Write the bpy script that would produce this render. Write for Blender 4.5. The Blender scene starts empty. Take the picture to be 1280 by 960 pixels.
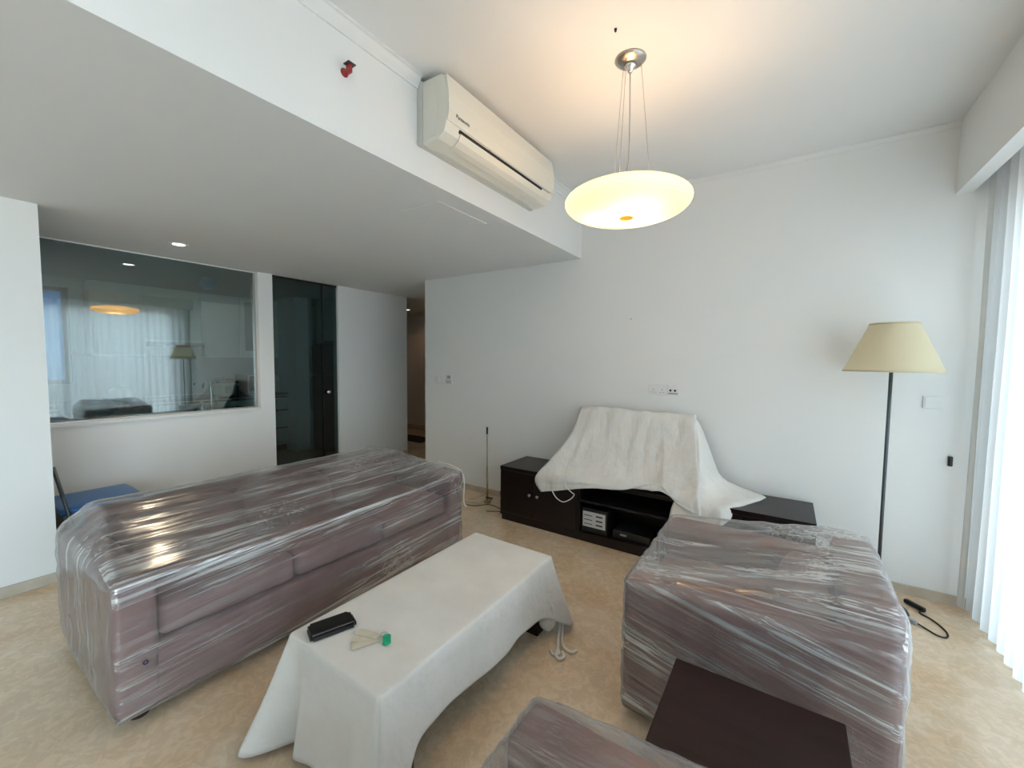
import bpy, bmesh, math, random
from mathutils import Vector, Matrix, noise
random.seed(7)
scene = bpy.context.scene
COL = scene.collection

# ------------------------------------------------------------------ camera
cam_d = bpy.data.cameras.new('camera'); cam = bpy.data.objects.new('camera', cam_d); COL.objects.link(cam)
cam_d.sensor_width = 36.0; cam_d.lens = 14.378; cam_d.clip_start = 0.02
yaw, pit, roll = math.radians(-33.934), math.radians(3.397), math.radians(-0.550)
fwd = Vector((math.sin(yaw)*math.cos(pit), math.cos(yaw)*math.cos(pit), -math.sin(pit)))
rgt = Vector((math.cos(yaw), -math.sin(yaw), 0)); dwn = fwd.cross(rgt)
r2 = rgt*math.cos(roll) + dwn*math.sin(roll); d2 = -rgt*math.sin(roll) + dwn*math.cos(roll)
m = Matrix((r2, -d2, -fwd)).transposed().to_4x4(); m.translation = (0, 0, 1.46)
cam.matrix_world = m
scene.camera = cam

# ------------------------------------------------------------------ world, light, exposure
scene.view_settings.view_transform = 'Standard'; scene.view_settings.look = 'None'
scene.view_settings.gamma = 1; scene.view_settings.use_curve_mapping = False
scene.view_settings.exposure = 0.36
SKY = 8.6
w = bpy.data.worlds.new('sky'); scene.world = w; w.use_nodes = True
nt = w.node_tree; nt.nodes.clear()
o_ = nt.nodes.new('ShaderNodeOutputWorld'); b_ = nt.nodes.new('ShaderNodeBackground')
tc = nt.nodes.new('ShaderNodeTexCoord'); sx = nt.nodes.new('ShaderNodeSeparateXYZ'); cr = nt.nodes.new('ShaderNodeValToRGB')
cr.color_ramp.elements[0].position = 0.42; cr.color_ramp.elements[0].color = (0.46, 0.45, 0.42, 1)
cr.color_ramp.elements[1].position = 0.5; cr.color_ramp.elements[1].color = (0.76, 0.91, 1.0, 1)
e = cr.color_ramp.elements.new(0.75); e.color = (0.60, 0.81, 1.0, 1)
mp = nt.nodes.new('ShaderNodeMapRange'); mp.inputs[1].default_value = -1; mp.inputs[2].default_value = 1
nt.links.new(tc.outputs['Generated'], sx.inputs[0]); nt.links.new(sx.outputs['Z'], mp.inputs[0])
nt.links.new(mp.outputs[0], cr.inputs[0]); nt.links.new(cr.outputs[0], b_.inputs[0]); nt.links.new(b_.outputs[0], o_.inputs[0])
b_.inputs[1].default_value = SKY

def portal(name, loc, rot, sx_, sy_):
    d = bpy.data.lights.new(name, 'AREA'); d.shape = 'RECTANGLE'; d.size = sx_; d.size_y = sy_
    d.cycles.is_portal = True
    o = bpy.data.objects.new(name, d); COL.objects.link(o); o.location = loc; o.rotation_euler = rot
portal('balcony_window_offscreen', (1.46, 0.05, 1.2), (0, math.pi/2, 0), 2.4, 6.5)

# ------------------------------------------------------------------ materials
def mat(name, col=(0.8,0.8,0.8), rough=0.5, metal=0.0, spec=0.5, **kw):
    mm = bpy.data.materials.new(name); mm.use_nodes = True
    p = mm.node_tree.nodes['Principled BSDF']
    p.inputs['Base Color'].default_value = (*col, 1); p.inputs['Roughness'].default_value = rough
    p.inputs['Metallic'].default_value = metal; p.inputs['Specular IOR Level'].default_value = spec
    for k, v in kw.items(): p.inputs[k].default_value = v
    return mm
def N(mm, t, **kw):
    n = mm.node_tree.nodes.new(t)
    for k, v in kw.items(): setattr(n, k, v)
    return n
def L(mm, a, b): mm.node_tree.links.new(a, b)
def noisy(mm, c1, c2, scale=5, detail=6, lo=0.35, hi=0.65, stretch=(1,1,1), bump=0.0, bscale=60, bdist=0.01):
    p = mm.node_tree.nodes['Principled BSDF']
    tc = N(mm, 'ShaderNodeTexCoord'); mpn = N(mm, 'ShaderNodeMapping'); mpn.inputs['Scale'].default_value = stretch
    L(mm, tc.outputs['Object'], mpn.inputs[0])
    n = N(mm, 'ShaderNodeTexNoise'); n.inputs['Scale'].default_value = scale; n.inputs['Detail'].default_value = detail
    L(mm, mpn.outputs[0], n.inputs['Vector'])
    r = N(mm, 'ShaderNodeValToRGB'); r.color_ramp.elements[0].position = lo; r.color_ramp.elements[1].position = hi
    r.color_ramp.elements[0].color = (*c1, 1); r.color_ramp.elements[1].color = (*c2, 1)
    L(mm, n.outputs['Fac'], r.inputs[0]); L(mm, r.outputs[0], p.inputs['Base Color'])
    if bump:
        n2 = N(mm, 'ShaderNodeTexNoise'); n2.inputs['Scale'].default_value = bscale; n2.inputs['Detail'].default_value = 4
        L(mm, mpn.outputs[0], n2.inputs['Vector'])
        b = N(mm, 'ShaderNodeBump'); b.inputs['Strength'].default_value = bump; b.inputs['Distance'].default_value = bdist
        L(mm, n2.outputs['Fac'], b.inputs['Height']); L(mm, b.outputs[0], p.inputs['Normal'])
    return mm
M_wall = noisy(mat('white_paint', rough=0.6, spec=0.25), (0.84,0.845,0.835), (0.865,0.865,0.85), 1.2, 3, bump=0.04, bscale=180)
M_ceil = noisy(mat('ceiling_paint', rough=0.7, spec=0.2), (0.84,0.84,0.83), (0.865,0.865,0.855), 1.0, 3)
M_trim = mat('trim_paint', (0.82,0.83,0.82), 0.45)
M_skirt = noisy(mat('stone_skirting', rough=0.35), (0.50,0.43,0.34), (0.62,0.55,0.46), 6)
def floor_mat():
    mm = mat('cream_marble', rough=0.16, spec=0.6); p = mm.node_tree.nodes['Principled BSDF']
    tc = N(mm, 'ShaderNodeTexCoord')
    def nz(sc, det, dist=0.0):
        n = N(mm, 'ShaderNodeTexNoise'); n.inputs['Scale'].default_value = sc; n.inputs['Detail'].default_value = det
        n.inputs['Distortion'].default_value = dist; L(mm, tc.outputs['Object'], n.inputs['Vector']); return n
    a = nz(3.0, 9, 0.8); r = N(mm, 'ShaderNodeValToRGB')
    r.color_ramp.elements[0].position = 0.30; r.color_ramp.elements[0].color = (0.68,0.49,0.315,1)
    r.color_ramp.elements[1].position = 0.72; r.color_ramp.elements[1].color = (0.80,0.655,0.49,1)
    L(mm, a.outputs['Fac'], r.inputs[0])
    b = nz(22, 10, 1.2); r2_ = N(mm, 'ShaderNodeValToRGB')
    r2_.color_ramp.elements[0].position = 0.44; r2_.color_ramp.elements[0].color = (0.72,0.68,0.62,1)
    r2_.color_ramp.elements[1].position = 0.60; r2_.color_ramp.elements[1].color = (1.08,1.08,1.06,1)
    L(mm, b.outputs['Fac'], r2_.inputs[0])
    mx = N(mm, 'ShaderNodeMixRGB', blend_type='MULTIPLY'); mx.inputs[0].default_value = 0.32
    L(mm, r.outputs[0], mx.inputs[1]); L(mm, r2_.outputs[0], mx.inputs[2])
    v = nz(5, 12, 3.0); r3 = N(mm, 'ShaderNodeValToRGB')      # thin pale veins
    for pos, c in ((0.0,0),(0.485,0),(0.5,1),(0.515,0)):
        el = r3.color_ramp.elements[0] if pos == 0 else r3.color_ramp.elements.new(pos)
        el.position = pos; el.color = (c,c,c,1)
    r3.color_ramp.elements[-1].color = (0,0,0,1)
    L(mm, v.outputs['Fac'], r3.inputs[0])
    mv = N(mm, 'ShaderNodeMath', operation='MULTIPLY'); mv.inputs[1].default_value = 0.35; L(mm, r3.outputs[0], mv.inputs[0])
    mx2 = N(mm, 'ShaderNodeMixRGB'); L(mm, mv.outputs[0], mx2.inputs[0]); L(mm, mx.outputs[0], mx2.inputs[1])
    mx2.inputs[2].default_value = (0.74,0.68,0.56,1)
    L(mm, mx2.outputs[0], p.inputs['Base Color']); return mm
M_floor = floor_mat()
M_ktile = noisy(mat('grey_kitchen_tile', rough=0.35), (0.14,0.14,0.14), (0.20,0.20,0.195), 8)
M_fabric = noisy(mat('mauve_fabric', rough=0.9, spec=0.15), (0.235,0.140,0.132), (0.285,0.175,0.166), 9, 6, bump=0.25, bscale=350, bdist=0.004)
M_fabric_dark = mat('mauve_welt', (0.12,0.075,0.075), 0.9)
M_foot = mat('dark_sofa_foot', (0.03,0.012,0.012), 0.4)
M_cloth = noisy(mat('white_cotton', rough=0.95, spec=0.1), (0.735,0.705,0.665), (0.79,0.765,0.73), 5, 5, bump=0.35, bscale=26, bdist=0.012)
M_sheet = noisy(mat('white_linen', rough=0.95, spec=0.1), (0.77,0.75,0.71), (0.82,0.81,0.78), 4, 5, stretch=(3,3,0.6), bump=0.4, bscale=14, bdist=0.014)
M_wood = noisy(mat('dark_wenge', rough=0.35, spec=0.4), (0.006,0.0028,0.0026), (0.012,0.005,0.0045), 4, 6, stretch=(1,14,14))
M_woodin = mat('dark_interior', (0.010,0.006,0.006), 0.5)
M_woodtable = noisy(mat('mahogany_top', rough=0.42, spec=0.25), (0.014,0.0045,0.0045), (0.022,0.007,0.007), 3, 6, stretch=(2,10,10))
M_black = mat('black_plastic', (0.012,0.012,0.013), 0.35)
M_glossblack = mat('black_glass', (0.004,0.004,0.005), 0.08)
M_rubber = mat('black_rubber', (0.01,0.01,0.01), 0.6)
M_chrome = mat('chrome', (0.78,0.78,0.78), 0.15, 1.0)
M_steel = mat('brushed_steel', (0.50,0.48,0.45), 0.32, 1.0)
M_brass = mat('dull_brass', (0.42,0.34,0.22), 0.4, 0.8)
M_gun = mat('dark_pole_metal', (0.09,0.11,0.12), 0.4, 0.6)
M_ac = mat('cream_ac_plastic', (0.80,0.78,0.70), 0.35)
M_acgrey = mat('grey_ac_plastic', (0.60,0.60,0.56), 0.4)
M_white = mat('white_plastic', (0.82,0.82,0.81), 0.3)
M_ink = mat('dark_print', (0.06,0.055,0.05), 0.6)
M_grey = mat('grey_plastic', (0.38,0.38,0.38), 0.5)
M_red = mat('red_glass_bulb', (0.35,0.02,0.02), 0.15)
M_green = mat('green_plastic_tag', (0.02,0.42,0.22), 0.25)
M_card = noisy(mat('beige_card', rough=0.5), (0.62,0.55,0.43), (0.70,0.64,0.53), 20)
M_blue = mat('blue_plastic_lid', (0.02,0.13,0.36), 0.35)
M_bluebag = noisy(mat('blue_film', rough=0.3), (0.02,0.20,0.36), (0.06,0.36,0.55), 12, bump=0.6, bscale=20, bdist=0.02)
M_bin = mat('slate_blue_bin', (0.10,0.13,0.17), 0.5)
M_kitwhite = mat('kitchen_lacquer', (0.74,0.76,0.72), 0.35)
M_kitcream = mat('kitchen_cream', (0.72,0.71,0.62), 0.35)
M_granite = noisy(mat('black_granite', rough=0.15), (0.012,0.012,0.014), (0.03,0.03,0.033), 60)
M_splash = mat('grey_glass_splashback', (0.30,0.36,0.38), 0.2)
M_frost = mat('frosted_glass_panel', (0.20,0.25,0.25), 0.3)
M_fridge = mat('black_fridge_steel', (0.018,0.020,0.022), 0.28, 0.3)
M_bag = noisy(mat('grey_film_bag', rough=0.35), (0.20,0.26,0.30), (0.34,0.40,0.44), 10, bump=0.5, bscale=18, bdist=0.02)
M_corr = M_wall
M_mat = mat('dark_doormat', (0.02,0.017,0.015), 0.95)
M_drape = noisy(mat('grey_drape', rough=0.9, spec=0.1), (0.70,0.71,0.70), (0.76,0.77,0.76), 6)
M_cord = mat('white_cord', (0.80,0.78,0.74), 0.7)
M_beigecord = mat('beige_cord', (0.50,0.42,0.30), 0.7)

def film_mat(name, axis):
    """stretch film: clear with milky pulled streaks, partly painted-in gloss highlights, along the winding axis, vertical on the end faces"""
    mm = bpy.data.materials.new(name); mm.use_nodes = True; nt = mm.node_tree; nt.nodes.clear()
    out = N(mm, 'ShaderNodeOutputMaterial'); tc = N(mm, 'ShaderNodeTexCoord'); sep = N(mm, 'ShaderNodeSeparateXYZ')
    L(mm, tc.outputs['Object'], sep.inputs[0])
    ai = 0 if axis == 'x' else 1
    along, other, up = sep.outputs[ai], sep.outputs[1-ai], sep.outputs[2]
    def mth(op, a, b=None, c=None):
        n = N(mm, 'ShaderNodeMath', operation=op)
        for i, v in enumerate((a, b, c)):
            if v is None: continue
            if isinstance(v, (int, float)): n.inputs[i].default_value = v
            else: L(mm, v, n.inputs[i])
        return n.outputs[0]
    def comb(a, b, c):
        n = N(mm, 'ShaderNodeCombineXYZ')
        for i, v in enumerate((a, b, c)):
            if isinstance(v, (int, float)): n.inputs[i].default_value = v
            else: L(mm, v, n.inputs[i])
        return n.outputs[0]
    tcn = N(mm, 'ShaderNodeTexCoord'); tsn = N(mm, 'ShaderNodeSeparateXYZ'); L(mm, tcn.outputs['Normal'], tsn.inputs[0])
    side = mth('LESS_THAN', mth('ABSOLUTE', tsn.outputs[2]), 0.6)
    tilt = mth('ADD', mth('MULTIPLY', mth('MULTIPLY', along, 0.22 if axis == 'x' else -0.05), side), up)
    def streak(sa, sc, det, rough, seed):
        v1 = comb(mth('MULTIPLY', along, sa), mth('MULTIPLY_ADD', tilt, sc, seed), mth('MULTIPLY', other, sc))
        n1 = N(mm, 'ShaderNodeTexNoise'); n1.inputs['Scale'].default_value = 1; n1.inputs['Detail'].default_value = det; n1.inputs['Roughness'].default_value = rough
        L(mm, v1, n1.inputs['Vector'])
        v2 = comb(mth('MULTIPLY', up, sa*1.2), mth('MULTIPLY_ADD', other, sc, seed), mth('MULTIPLY', along, sc*0.3))
        n2 = N(mm, 'ShaderNodeTexNoise'); n2.inputs['Scale'].default_value = 1; n2.inputs['Detail'].default_value = det; n2.inputs['Roughness'].default_value = rough
        L(mm, v2, n2.inputs['Vector'])
        g = N(mm, 'ShaderNodeTexCoord'); sn = N(mm, 'ShaderNodeSeparateXYZ'); L(mm, g.outputs['Normal'], sn.inputs[0])
        f = mth('SMOOTHSTEP' if False else 'GREATER_THAN', mth('ABSOLUTE', sn.outputs[ai]), 0.7)
        mx = N(mm, 'ShaderNodeMix'); mx.data_type = 'FLOAT'
        L(mm, f, mx.inputs[0]); L(mm, n1.outputs['Fac'], mx.inputs[2]); L(mm, n2.outputs['Fac'], mx.inputs[3])
        return mx.outputs[0]
    fine = streak(1.1, 48, 3, 0.55, 3.0); hair = streak(1.6, 150, 2, 0.5, 23.0); wide = streak(0.7, 9, 3, 0.5, 11.0)
    big = N(mm, 'ShaderNodeTexNoise'); big.inputs['Scale'].default_value = 2.2; big.inputs['Detail'].default_value = 2
    L(mm, tc.outputs['Object'], big.inputs['Vector'])
    def ramp(v, lo, hi):
        n = N(mm, 'ShaderNodeMapRange'); n.interpolation_type = 'SMOOTHSTEP'
        n.inputs[1].default_value = lo; n.inputs[2].default_value = hi; L(mm, v, n.inputs[0]); return n.outputs[0]
    s1 = ramp(fine, 0.50, 0.64); s0 = ramp(hair, 0.53, 0.66); rdg = mth('SUBTRACT', 1.0, ramp(mth('ABSOLUTE', mth('SUBTRACT', fine, 0.47)), 0.0, 0.014)); s2 = ramp(wide, 0.42, 0.64); bg = ramp(big.outputs['Fac'], 0.35, 0.65)
    st = mth('MAXIMUM', mth('MAXIMUM', s1, mth('MULTIPLY', s0, 0.8)), mth('MULTIPLY', rdg, 0.9))  # milky streaks, with wrinkle highlights painted in as white haze
    haze = mth('ADD', mth('MULTIPLY', mth('MULTIPLY', st, mth('MULTIPLY_ADD', s2, 0.80, 0.20)), mth('MULTIPLY_ADD', bg, 0.45, 0.42)), mth('MULTIPLY_ADD', mth('MULTIPLY', s2, bg), 0.16, 0.05))
    crn = N(mm, 'ShaderNodeTexNoise'); crn.inputs['Scale'].default_value = 20; crn.inputs['Detail'].default_value = 4; crn.inputs['Distortion'].default_value = 1.2; L(mm, tc.outputs['Object'], crn.inputs['Vector'])
    msk = N(mm, 'ShaderNodeTexNoise'); msk.inputs['Scale'].default_value = 1.7; msk.inputs['Detail'].default_value = 1
    mo = N(mm, 'ShaderNodeMapping'); mo.inputs['Location'].default_value = (7.3, 1.9, 4.4); L(mm, tc.outputs['Object'], mo.inputs[0]); L(mm, mo.outputs[0], msk.inputs['Vector'])
    crl = mth('SUBTRACT', 1.0, ramp(mth('ABSOLUTE', mth('SUBTRACT', crn.outputs['Fac'], 0.5)), 0.0, 0.035))     # crumpled patches
    haze = mth('ADD', haze, mth('MULTIPLY', mth('MULTIPLY', crl, ramp(msk.outputs['Fac'], 0.54, 0.64)), 0.5))
    haze = mth('MULTIPLY', haze, 1.3)
    frh = N(mm, 'ShaderNodeFresnel'); frh.inputs[0].default_value = 1.4
    haze = mth('MINIMUM', mth('MULTIPLY_ADD', frh.outputs[0], 0.45, haze), 0.88)
    hgt = mth('ADD', mth('MULTIPLY', fine, 0.6), wide)
    bp = N(mm, 'ShaderNodeBump'); bp.inputs['Strength'].default_value = 0.35; bp.inputs['Distance'].default_value = 0.010; L(mm, hgt, bp.inputs['Height'])
    tr = N(mm, 'ShaderNodeBsdfTransparent'); tr.inputs[0].default_value = (0.97,0.97,0.97,1)
    df = N(mm, 'ShaderNodeBsdfDiffuse'); df.inputs[0].default_value = (0.86,0.87,0.88,1)
    gl = N(mm, 'ShaderNodeBsdfGlossy'); gl.inputs['Roughness'].default_value = 0.22; gl.inputs[0].default_value = (1,1,1,1); L(mm, bp.outputs[0], gl.inputs['Normal'])
    tlb = N(mm, 'ShaderNodeBsdfTranslucent'); tlb.inputs[0].default_value = (0.86,0.87,0.88,1)
    dt = N(mm, 'ShaderNodeMixShader'); dt.inputs[0].default_value = 0.4; L(mm, df.outputs[0], dt.inputs[1]); L(mm, tlb.outputs[0], dt.inputs[2])
    hz = N(mm, 'ShaderNodeMixShader'); hz.inputs[0].default_value = 0.30; L(mm, dt.outputs[0], hz.inputs[1]); L(mm, gl.outputs[0], hz.inputs[2])
    m1 = N(mm, 'ShaderNodeMixShader'); L(mm, haze, m1.inputs[0]); L(mm, tr.outputs[0], m1.inputs[1]); L(mm, hz.outputs[0], m1.inputs[2])
    fr = N(mm, 'ShaderNodeFresnel'); fr.inputs[0].default_value = 1.42
    g2 = N(mm, 'ShaderNodeBsdfGlossy'); g2.inputs['Roughness'].default_value = 0.14; L(mm, bp.outputs[0], g2.inputs['Normal'])
    m2 = N(mm, 'ShaderNodeMixShader'); L(mm, mth('MINIMUM', fr.outputs[0], 0.30), m2.inputs[0]); L(mm, m1.outputs[0], m2.inputs[1]); L(mm, g2.outputs[0], m2.inputs[2])
    L(mm, m2.outputs[0], out.inputs[0]); return mm
M_film_y = film_mat('stretch_film_sofa', 'y'); M_film_x = film_mat('stretch_film_chair', 'x')

def glass_mat(name, tint, refl, rough=0.0):
    mm = bpy.data.materials.new(name); mm.use_nodes = True; mm.node_tree.nodes.clear()
    out = N(mm, 'ShaderNodeOutputMaterial'); tr = N(mm, 'ShaderNodeBsdfTransparent'); tr.inputs[0].default_value = (*tint,1)
    gl = N(mm, 'ShaderNodeBsdfGlossy'); gl.inputs['Roughness'].default_value = rough
    fr = N(mm, 'ShaderNodeFresnel'); fr.inputs[0].default_value = 1.5
    ad = N(mm, 'ShaderNodeMath', operation='ADD', use_clamp=True); ad.inputs[1].default_value = refl; L(mm, fr.outputs[0], ad.inputs[0])
    mx = N(mm, 'ShaderNodeMixShader'); L(mm, ad.outputs[0], mx.inputs[0]); L(mm, tr.outputs[0], mx.inputs[1]); L(mm, gl.outputs[0], mx.inputs[2])
    L(mm, mx.outputs[0], out.inputs[0]); return mm
M_pane = glass_mat('clear_balcony_glass', (0.95,0.97,0.97), 0.0)
M_kglass = glass_mat('green_tinted_glass', (0.70,0.82,0.81), 0.15)
M_dglass = glass_mat('dark_tinted_glass', (0.50,0.62,0.62), 0.03)

def sheer_mat():
    mm = bpy.data.materials.new('sheer_voile'); mm.use_nodes = True; mm.node_tree.nodes.clear()
    out = N(mm, 'ShaderNodeOutputMaterial'); tr = N(mm, 'ShaderNodeBsdfTransparent'); tl = N(mm, 'ShaderNodeBsdfTranslucent'); df = N(mm, 'ShaderNodeBsdfDiffuse')
    tl.inputs[0].default_value = (0.78,0.78,0.78,1); df.inputs[0].default_value = (0.80,0.80,0.80,1)
    a = N(mm, 'ShaderNodeMixShader'); a.inputs[0].default_value = 0.22; L(mm, tl.outputs[0], a.inputs[1]); L(mm, df.outputs[0], a.inputs[2])
    b = N(mm, 'ShaderNodeMixShader'); b.inputs[0].default_value = 0.94; L(mm, tr.outputs[0], b.inputs[1]); L(mm, a.outputs[0], b.inputs[2])
    L(mm, b.outputs[0], out.inputs[0]); return mm
M_sheer = sheer_mat()
def emit(name, col, st):
    mm = bpy.data.materials.new(name); mm.use_nodes = True; mm.node_tree.nodes.clear()
    out = N(mm, 'ShaderNodeOutputMaterial'); em = N(mm, 'ShaderNodeEmission'); em.inputs[0].default_value = (*col,1); em.inputs[1].default_value = st
    L(mm, em.outputs[0], out.inputs[0]); return mm
M_bulb = emit('lit_downlight', (1.0,0.93,0.80), 6)
def opal_mat(name, col, e_st, tfac):
    mm = bpy.data.materials.new(name); mm.use_nodes = True; mm.node_tree.nodes.clear()
    out = N(mm, 'ShaderNodeOutputMaterial'); tl = N(mm, 'ShaderNodeBsdfTranslucent'); df = N(mm, 'ShaderNodeBsdfDiffuse'); em = N(mm, 'ShaderNodeEmission')
    tl.inputs[0].default_value = (*col,1); df.inputs[0].default_value = (*col,1); em.inputs[0].default_value = (1.0,0.74,0.40,1); em.inputs[1].default_value = e_st
    a = N(mm, 'ShaderNodeMixShader'); a.inputs[0].default_value = tfac; L(mm, df.outputs[0], a.inputs[1]); L(mm, tl.outputs[0], a.inputs[2])
    if e_st > 0:
        s = N(mm, 'ShaderNodeAddShader'); L(mm, a.outputs[0], s.inputs[0]); L(mm, em.outputs[0], s.inputs[1]); L(mm, s.outputs[0], out.inputs[0])
    else: L(mm, a.outputs[0], out.inputs[0])
    return mm
M_opal = opal_mat('opal_glass_shade', (0.92,0.74,0.47), 0.0, 0.6)
M_linen = opal_mat('cream_linen_shade', (0.78,0.70,0.50), 0.0, 0.3)

# ------------------------------------------------------------------ mesh helpers
def link_mesh(name, bm, mt, parent=None, smooth=False):
    me = bpy.data.meshes.new(name); bm.normal_update(); bm.to_mesh(me); bm.free()
    if mt: me.materials.append(mt)
    if smooth:
        for p in me.polygons: p.use_smooth = True
    ob = bpy.data.objects.new(name, me); COL.objects.link(ob)
    if parent: ob.parent = parent; ob.matrix_parent_inverse = Matrix.Translation(-parent.location) if parent.location.length else Matrix()
    return ob
def tag(o, label=None, cat=None, group=None, kind=None):
    if label: o['label'] = label
    if cat: o['category'] = cat
    if group: o['group'] = group
    if kind: o['kind'] = kind
    return o
def thing(name, label, cat, loc=(0,0,0), group=None):
    o = bpy.data.objects.new(name, None); COL.objects.link(o); o.location = loc; o.empty_display_size = 0.05
    return tag(o, label, cat, group)
def add_box(bm, x0, x1, y0, y1, z0, z1, bev=0.0, seg=2):
    vs = [bm.verts.new(p) for p in ((x0,y0,z0),(x1,y0,z0),(x1,y1,z0),(x0,y1,z0),(x0,y0,z1),(x1,y0,z1),(x1,y1,z1),(x0,y1,z1))]
    fs = [bm.faces.new([vs[i] for i in f]) for f in ((0,3,2,1),(4,5,6,7),(0,1,5,4),(1,2,6,5),(2,3,7,6),(3,0,4,7))]
    if bev > 0:
        es = list({e for f in fs for e in f.edges})
        bmesh.ops.bevel(bm, geom=es, offset=bev, segments=seg, affect='EDGES', profile=0.5)
def box(name, b, mt, parent=None, bev=0.0, seg=2):
    bm = bmesh.new(); add_box(bm, *b, bev=bev, seg=seg); return link_mesh(name, bm, mt, parent)
def boxes(name, bl, mt, parent=None, bev=0.0):
    bm = bmesh.new()
    for b in bl: add_box(bm, *b, bev=bev)
    return link_mesh(name, bm, mt, parent)
def struct(o): o['kind'] = 'structure'; return o
def rbox(name, b, r, mt, parent=None, puff=0.0, n=10, wob=0.0, shear=0.0):
    """soft cushion-like rounded box; shear leans the top in x"""
    x0,x1,y0,y1,z0,z1 = b; c = Vector(((x0+x1)/2,(y0+y1)/2,(z0+z1)/2)); h = Vector(((x1-x0)/2,(y1-y0)/2,(z1-z0)/2))
    bm = bmesh.new(); bmesh.ops.create_cube(bm, size=2)
    bmesh.ops.subdivide_edges(bm, edges=bm.edges[:], cuts=n, use_grid_fill=True)
    for v in bm.verts:
        u = v.co.copy()
        # denser sampling towards the edges
        u = Vector([math.copysign(1-(1-abs(t))**1.5, t) for t in u])
        p = Vector([u[i]*h[i] for i in range(3)])
        q = Vector([max(-h[i]+r, min(h[i]-r, p[i])) for i in range(3)])
        d = p-q
        if d.length > 1e-9: p = q + d.normalized()*r*min(1.0, max(abs(d[i]) for i in range(3))/r)
        for i in range(3):
            a, b_2 = [k for k in range(3) if k != i]
            if abs(u[i]) > 0.999: p[i] += math.copysign(puff*(1-u[a]**2)*(1-u[b_2]**2), u[i])
        if wob: p += noise.noise_vector((p+c)*6)*wob
        p.x += shear*(p.z+h.z)
        v.co = p + c
    return link_mesh(name, bm, mt, parent, True)
def lathe(name, prof, mt, parent=None, loc=(0,0,0), seg=48, smooth=True):
    bm = bmesh.new(); rings = []
    for r, z in prof:
        if r < 1e-6: rings.append([bm.verts.new((loc[0],loc[1],loc[2]+z))])
        else: rings.append([bm.verts.new((loc[0]+r*math.cos(2*math.pi*k/seg), loc[1]+r*math.sin(2*math.pi*k/seg), loc[2]+z)) for k in range(seg)])
    for a, b in zip(rings, rings[1:]):
        for k in range(seg):
            k2 = (k+1) % seg
            if len(a) == 1 and len(b) == 1: continue
            if len(a) == 1: bm.faces.new((a[0], b[k2], b[k]))
            elif len(b) == 1: bm.faces.new((a[k], a[k2], b[0]))
            else: bm.faces.new((a[k], a[k2], b[k2], b[k]))
    bmesh.ops.recalc_face_normals(bm, faces=bm.faces[:])
    return link_mesh(name, bm, mt, parent, smooth)
def add_tube(bm, pts, r, seg=8, r1=None):
    pts = [Vector(p) for p in pts]; rings = []
    for i, p in enumerate(pts):
        d = (pts[min(i+1,len(pts)-1)]-pts[max(i-1,0)]).normalized()
        up = Vector((0,0,1)) if abs(d.z) < 0.9 else Vector((1,0,0))
        a = d.cross(up).normalized(); b = d.cross(a)
        rr = r if r1 is None else r + (r1-r)*i/(len(pts)-1)
        rings.append([bm.verts.new(p + a*rr*math.cos(2*math.pi*k/seg) + b*rr*math.sin(2*math.pi*k/seg)) for k in range(seg)])
    for a, b in zip(rings, rings[1:]):
        for k in range(seg): bm.faces.new((a[k], a[(k+1)%seg], b[(k+1)%seg], b[k]))
    bm.faces.new(rings[0][::-1]); bm.faces.new(rings[-1])
def tube(name, pts, r, mt, parent=None, seg=8, r1=None):
    bm = bmesh.new(); add_tube(bm, pts, r, seg, r1); bmesh.ops.recalc_face_normals(bm, faces=bm.faces[:])
    return link_mesh(name, bm, mt, parent, True)
def spline(pts, n=8):
    """Catmull-Rom through the points"""
    P = [Vector(p) for p in pts]; P = [2*P[0]-P[1]] + P + [2*P[-1]-P[-2]]; out = []
    for i in range(1, len(P)-2):
        for k in range(n):
            t = k/n; a,b,c,d = P[i-1:i+3]
            out.append(0.5*((2*b)+(c-a)*t+(2*a-5*b+4*c-d)*t*t+(3*b-a-3*c+d)*t**3))
    out.append(P[-2]); return out
def prism_y(name, prof, y0, y1, mt, parent=None, smooth=False):
    """profile of (x,z) extruded along y"""
    bm = bmesh.new(); a = [bm.verts.new((x,y0,z)) for x,z in prof]; b = [bm.verts.new((x,y1,z)) for x,z in prof]; n = len(prof)
    for k in range(n): bm.faces.new((a[k], a[(k+1)%n], b[(k+1)%n], b[k]))
    bm.faces.new(a[::-1]); bm.faces.new(b); bmesh.ops.recalc_face_normals(bm, faces=bm.faces[:])
    return link_mesh(name, bm, mt, parent, smooth)
def prism_x(name, prof, x0, x1, mt, parent=None):
    bm = bmesh.new(); a = [bm.verts.new((x0,y,z)) for y,z in prof]; b = [bm.verts.new((x1,y,z)) for y,z in prof]; n = len(prof)
    for k in range(n): bm.faces.new((a[k], a[(k+1)%n], b[(k+1)%n], b[k]))
    bm.faces.new(a[::-1]); bm.faces.new(b); bmesh.ops.recalc_face_normals(bm, faces=bm.faces[:])
    return link_mesh(name, bm, mt, parent)
def apply_mods(ob):
    dg = bpy.context.evaluated_depsgraph_get(); me = bpy.data.meshes.new_from_object(ob.evaluated_get(dg))
    old = ob.data; ob.modifiers.clear(); ob.data = me; bpy.data.meshes.remove(old)
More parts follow.
